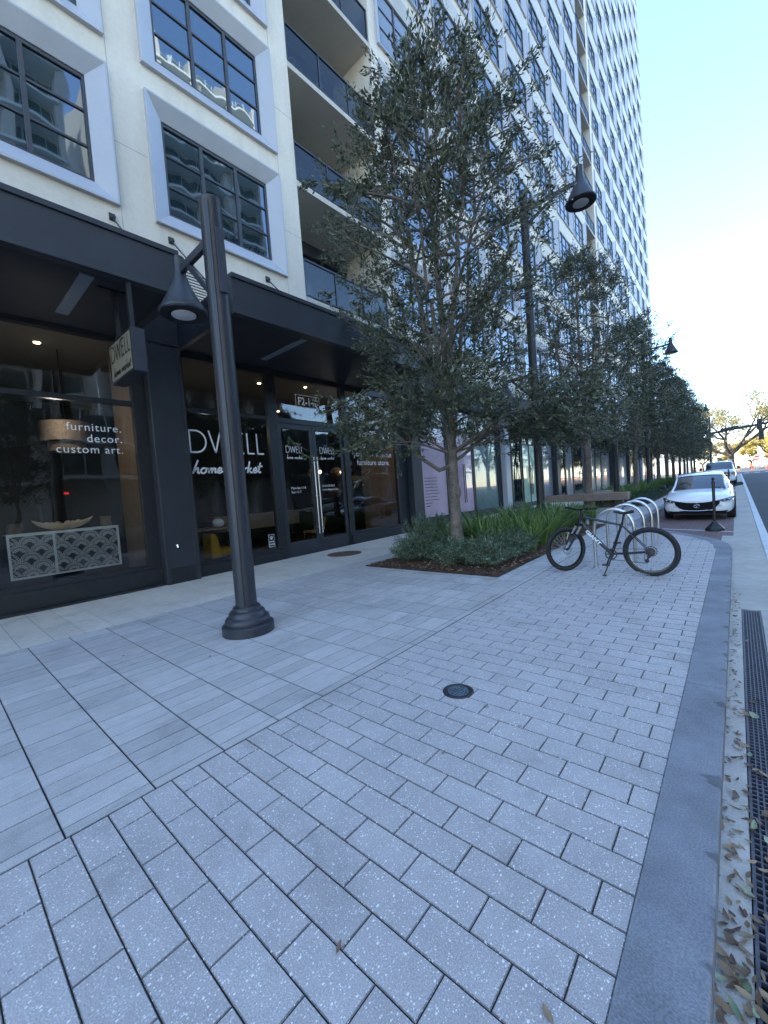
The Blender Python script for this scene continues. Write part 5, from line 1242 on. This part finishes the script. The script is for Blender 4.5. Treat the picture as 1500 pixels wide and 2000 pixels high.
        ctrim = MB().tube([(x, gx(x)-.052, z-.006) for x, z in bot[1:-1]], .007, 6); ctrim.build('chrome_trim', M['chrome'], gr, True)
        em = MB(); em.tube([(.075*math.cos(R(a)), -.078, .455+.057*math.sin(R(a))) for a in range(0, 361, 20)], .006, 6, False)
        em.tube([(-.068, -.078, .47), (-.035, -.08, .475), (0, -.082, .435), (.035, -.08, .475), (.068, -.078, .47)], [.004, .008, .008, .008, .004], 6)
        em.build('emblem', M['chrome'], gr, True)
        for s_ in (-1, 1):
            h = MB(); pts = [(.47, -.045, .602), (.72, .0, .66), (.83, .13, .695), (.885, .33, .715), (.888, .30, .665), (.80, .045, .60), (.62, -.028, .56)]
            h.prism([(x*s_, y, z) for x, y, z in pts], (-.03*s_, .10, .0)); ho_ = h.build('headlight', M['headlight'], o)
            MB().lathe((.66*s_, -.034, .612), [(.022, 0), (.022, .03)], 14, 'y').lathe((.76*s_, .02, .645), [(.02, 0), (.02, .03)], 14, 'y').build('lens', M['chrome'], ho_)
            mr = MB().prism([(.86*s_, 1.42, .93), (.93*s_, 1.40, .93), (.95*s_, 1.40, .97), (.90*s_, 1.44, .965)], (0, .06, 0)); mo = mr.build('mirror', M['black'], o)
            ms_ = MB().prism([(.90*s_, 1.36, .94), (1.10*s_, 1.38, .97), (1.11*s_, 1.38, 1.04), (1.05*s_, 1.37, 1.08), (.93*s_, 1.36, 1.07)], (0, .11, 0)); ms_.build('mirror_shell', M['blackpaint'], mo, bevel=.02)
        li = MB().prism([(-.74, -.02, .30), (-.60, -.045, .285), (.60, -.045, .285), (.74, -.02, .30), (.64, -.03, .215), (-.64, -.03, .215)], (0, .16, 0)); li.build('lower_intake', M['grille'], o)
        MB().box(-.62, .62, .0, .15, .175, .215).build('splitter', M['blackpaint'], o, bevel=.01)
        MB().prism([(-.3, .9, .915), (.3, .9, .915), (.0, .88, .915)], (0, .01, .0)) 
        wp = MB().tube([(-.55, 1.14, .905), (-.05, 1.22, .965)], .008, 6).tube([(.05, 1.14, .905), (.55, 1.2, .955)], .008, 6); wp.build('wiper', M['black'], o)
    else:
        g = MB().box(-.66, .66, -.03, .08, .70, 1.0); gr = g.build('grille', M['blackpaint'], o, bevel=.03)
        MB().box(-.62, .62, -.045, -.03, .83, .87).box(-.06, .06, -.05, -.03, .78, .93).build('chrome_trim', M['chrome'], gr)
        MB().box(-.92, .92, -.06, .1, .42, .60).build('bumper', M['carwhite'], o, bevel=.04); MB().box(-.6, .6, -.065, -.05, .44, .53).build('lower_intake', M['blackpaint'], o)
        for s_ in (-1, 1):
            MB().box(min(.70*s_, .93*s_), max(.70*s_, .93*s_), -.01, .15, .80, 1.0).build('headlight', M['headlight'], o, bevel=.02)
            MB().box(min(1.02*s_, 1.2*s_), max(1.02*s_, 1.2*s_), 1.5, 1.6, 1.2, 1.42).build('mirror', M['blackpaint'], o, bevel=.03)
    wr = .33 if not big else .42; ya, yb_ = (.92, 3.64) if not big else (1.0, 4.6)
    for s_ in (-1, 1):
        for y in (ya, yb_):
            cx = (.80 if not big else .90)*s_; a0, a1 = cx-.105, cx+.105
            t = MB().lathe((0, 0, 0), [(wr*.6, -.105), (wr*.92, -.11), (wr, -.085), (wr, .085), (wr*.92, .11), (wr*.6, .105)], 36, 'x').build('wheel', M['rubber'], o, True); t.location = (cx, y, wr)
            MB().lathe((0, 0, 0), [(wr*.62, -.09), (wr*.62, .09)], 24, 'x').build('rim', M['chrome'], t)
    MB().box(-.72*wk, .72*wk, .3, 4.1, .16*k, .3).build('underbody', M['rubber'], o)
    return o
car('parked_car', (-.955, 15.75, gz(16.2)+RD-.005), 'white hatchback parked facing the camera in the brick bay', 'car', 'hatch').rotation_euler = (R(.6), 0, 0)
car('pickup_truck', (-1.0, 38.6, gz(39)+RD), 'white pickup truck parked far behind the white hatchback', 'truck', 'truck')

# ---------------------------------------------------------------- crossing: signal mast, barriers, far building
sm = empty('traffic_signal', (-2.75, 75.5, gz(75)), 'dark traffic signal mast with long arm, name board and two signal heads', 'traffic signal')
MB().lathe((0, 0, 0), [(.3, 0), (.3, .1), (.17, .2), (.15, 2), (.11, 8.2), (.1, 8.3)], 16).build('pole', M['metal'], sm, True)
MB().tube([(0, 0, 5.9), (3, 0, 6.2), (7, 0, 6.5), (11, 0, 6.75)], [.17, .16, .14, .11], 10).build('arm', M['metal'], sm, True)
MB().box(1.75, 3.75, -.12, -.04, 5.75, 6.25).build('name_board', M['black'], sm, bevel=.01).rotation_euler = (0, R(-5.5), 0)
for (x, z) in ((5.25, 6.35), (5.4, 5.0)):
    h = MB().box(x-.28, x+.28, -.3, -.05, z-.72, z+.72).build('signal_head', M['black'], sm, bevel=.02); vz = MB()
    for dz in (-.38, 0, .38): vz.lathe((x, -.3, z+dz), [(.13, -.16), (.14, 0)], 14, 'y')
    vz.build('visor', M['black'], h)
for (yb0, x0, n) in ((94, 1.2, 9),):
    bp = None
    for i in range(n):
        if bp is None:
            bp = empty('barrier', (0, 0, 0), '', 'barrier', 'orange and white barriers across the far road')
            b = MB(); w_ = MB()
            for z in (.45, .80):
                for q in range(5): (b if q % 2 == 0 else w_).prism([(-.8+q*.32, 0, z), (-.8+(q+1)*.32, 0, z), (-.8+(q+1)*.32, 0, z+.22), (-.8+q*.32, 0, z+.22)], (0, .03, 0))
            b.build('orange_stripe', M['orange'], bp); w_.build('board', M['whitepl'], bp)
            MB().box(-.82, -.76, -.03, .06, 0, 1.1).box(.76, .82, -.03, .06, 0, 1.1).box(-.85, -.73, -.3, .3, 0, .06).box(.73, .85, -.3, .3, 0, .06).build('frame', M['orange'], bp); o = bp
        else: o = copy_tree(bp)
        o.location = (x0+i*1.75, yb0+(i % 3)*.5, gz(yb0)); o['label'] = 'orange and white striped barrier in the line across the far road'
bp2 = copy_tree(bp); bp2.location = (-3.2, 95, gz(95)); bp2['label'] = 'orange and white barrier left of the oak beyond the crossing'; bp3 = copy_tree(bp); bp3.location = (-5.6, 95.4, gz(95)); bp3['label'] = 'leftmost orange and white barrier seen between tree trunks'
st_ = empty('stop_sign', (2.6, 93, gz(93)), 'red round no entry sign on a post among the orange barriers', 'sign')
MB().tube([(0, 0, 0), (0, 0, 2.0)], .03, 8).build('post', M['steel'], st_); M['red'] = mat('sign_red', (.55, .03, .03), .5)
MB().lathe((0, -.03, 1.9), [(.38, -.01), (.38, .01)], 28, 'y').build('plate', M['red'], st_); MB().box(-.26, .26, -.046, -.041, 1.84, 1.96).build('bar', M['whitepl'], st_)
wh = empty('white_tent', (-13, 118, 1.2), 'white low tent seen between the row trunks beyond the crossing', 'tent')
MB().box(-5, 5, -3, 3, 0, 3).build('side_wall', M['whitepl'], wh); MB().prism([(-5.3, -3.3, 3.0), (5.3, -3.3, 3.0), (0, -3.3, 5)], (0, 6.6, 0)).build('roof', M['whitepl'], wh)
fe = empty('chain_fence', (0, 100.5, gz(100)), 'long grey wire fence behind the barriers', 'fence')
b = MB()
for i in range(24): x = -30+i*2.5; b.tube([(x, 0, 0), (x, 0, 2)], .03, 6)
b.tube([(-30, 0, 2), (28, 0, 2)], .02, 6).tube([(-30, 0, .1), (28, 0, .1)], .015, 6).tube([(-30, 0, 1.05), (28, 0, 1.05)], .015, 6); b.build('rails', M['greyfilm'], fe)

# balcony chairs
bc = None
for i, (y, k, l) in enumerate(((8.35, 2, 'left of two wire chairs on the third balcony'), (9.4, 2, 'right of two wire chairs on the third balcony'), (8.3, 1, 'left of two wire chairs on the second balcony'), (9.3, 1, 'right of two wire chairs on the second balcony'))):
    if bc is None:
        bc = empty('balcony_chair', (0, 0, 0), '', 'chair', 'wire chairs on the balconies')
        MB().lathe((0, 0, .43), [(.26, 0), (.27, .02), (.26, .04)], 20).build('seat', M['black'], bc, True)
        MB().tube([(-.05+.1*math.sin(R(a)), .33*math.cos(R(a)), .45+.50*math.sin(R(a))) for a in range(0, 181, 12)], .014, 8).tube([(0, 0, .45), (.05, 0, .94)], .012, 6).build('backrest', M['steel'], bc, True)
        for sx, sy in ((-.2, -.2), (.2, -.2), (-.2, .2), (.2, .2)): MB().tube([(sx*.8, sy*.8, .44), (sx*1.1, sy*1.1, 0)], .012, 6).build('leg', M['steel'], bc)
        o = bc
    else: o = copy_tree(bc)
    o.location = (-9.5, y, 7.22+PIT*k); o['label'] = l

# ---------------------------------------------------------------- building across the street (seen in the glass)
ob = empty('opposite_building', (0, 0, 0), 'balconied apartment block across the street mirrored in the windows', 'building')
X0 = 17.0; b = MB(); gls = MB(); sl = MB()
for (ya, yb, HH, xf) in ((-46, -24, 40, 26), (-21, 74, 8, 22), (-5, 13.4, 64, 34), (19, 37.4, 60, 34)):
    b.box(xf+1.5, xf+20, ya, yb, 0, HH)
    for y in np.arange(ya, yb+.1, 4.6): b.box(xf-.1, xf+1.6, y-.3, y+.3, 0, HH)
    for z in np.arange(4.5, HH, 3.1):
        sl.box(xf-.4, xf+1.5, ya, yb, z, z+.25)
        gls.box(xf+1.45, xf+1.49, ya+.3, yb-.3, z+.5, z+2.7)
        for y in np.arange(ya+.3, yb, 1.6): sl.box(xf+1.40, xf+1.45, y-.04, y+.04, z+.25, z+3.1)
b.build('wall', M['opp'], ob); tag(sl.build('balconies', M['cabinet'], ob), kind='stuff'); tag(gls.build('windows', M['oglass'], ob), kind='stuff')

for i, (y, l) in enumerate(((4, 'first street tree across the road mirrored in the shop glass'), (14.5, 'second street tree across the road mirrored in the shop glass'), (25, 'third street tree across the road mirrored in the shop glass'), (34, 'fourth street tree across the road mirrored in the shop glass'), (45, 'fifth street tree across the road mirrored in the shop glass'), (57, 'sixth street tree across the road mirrored in the shop glass'))):
    c = copy_tree(T3); c.location = (15.6, y, gz(y)); c.rotation_euler = (0, 0, i*2.1); c['label'] = l; c['group'] = 'street trees across the road'
car('parked_car', (12.6, 24, gz(24)+RD), 'white car parked across the road and mirrored in the right shop window', 'car', 'hatch')
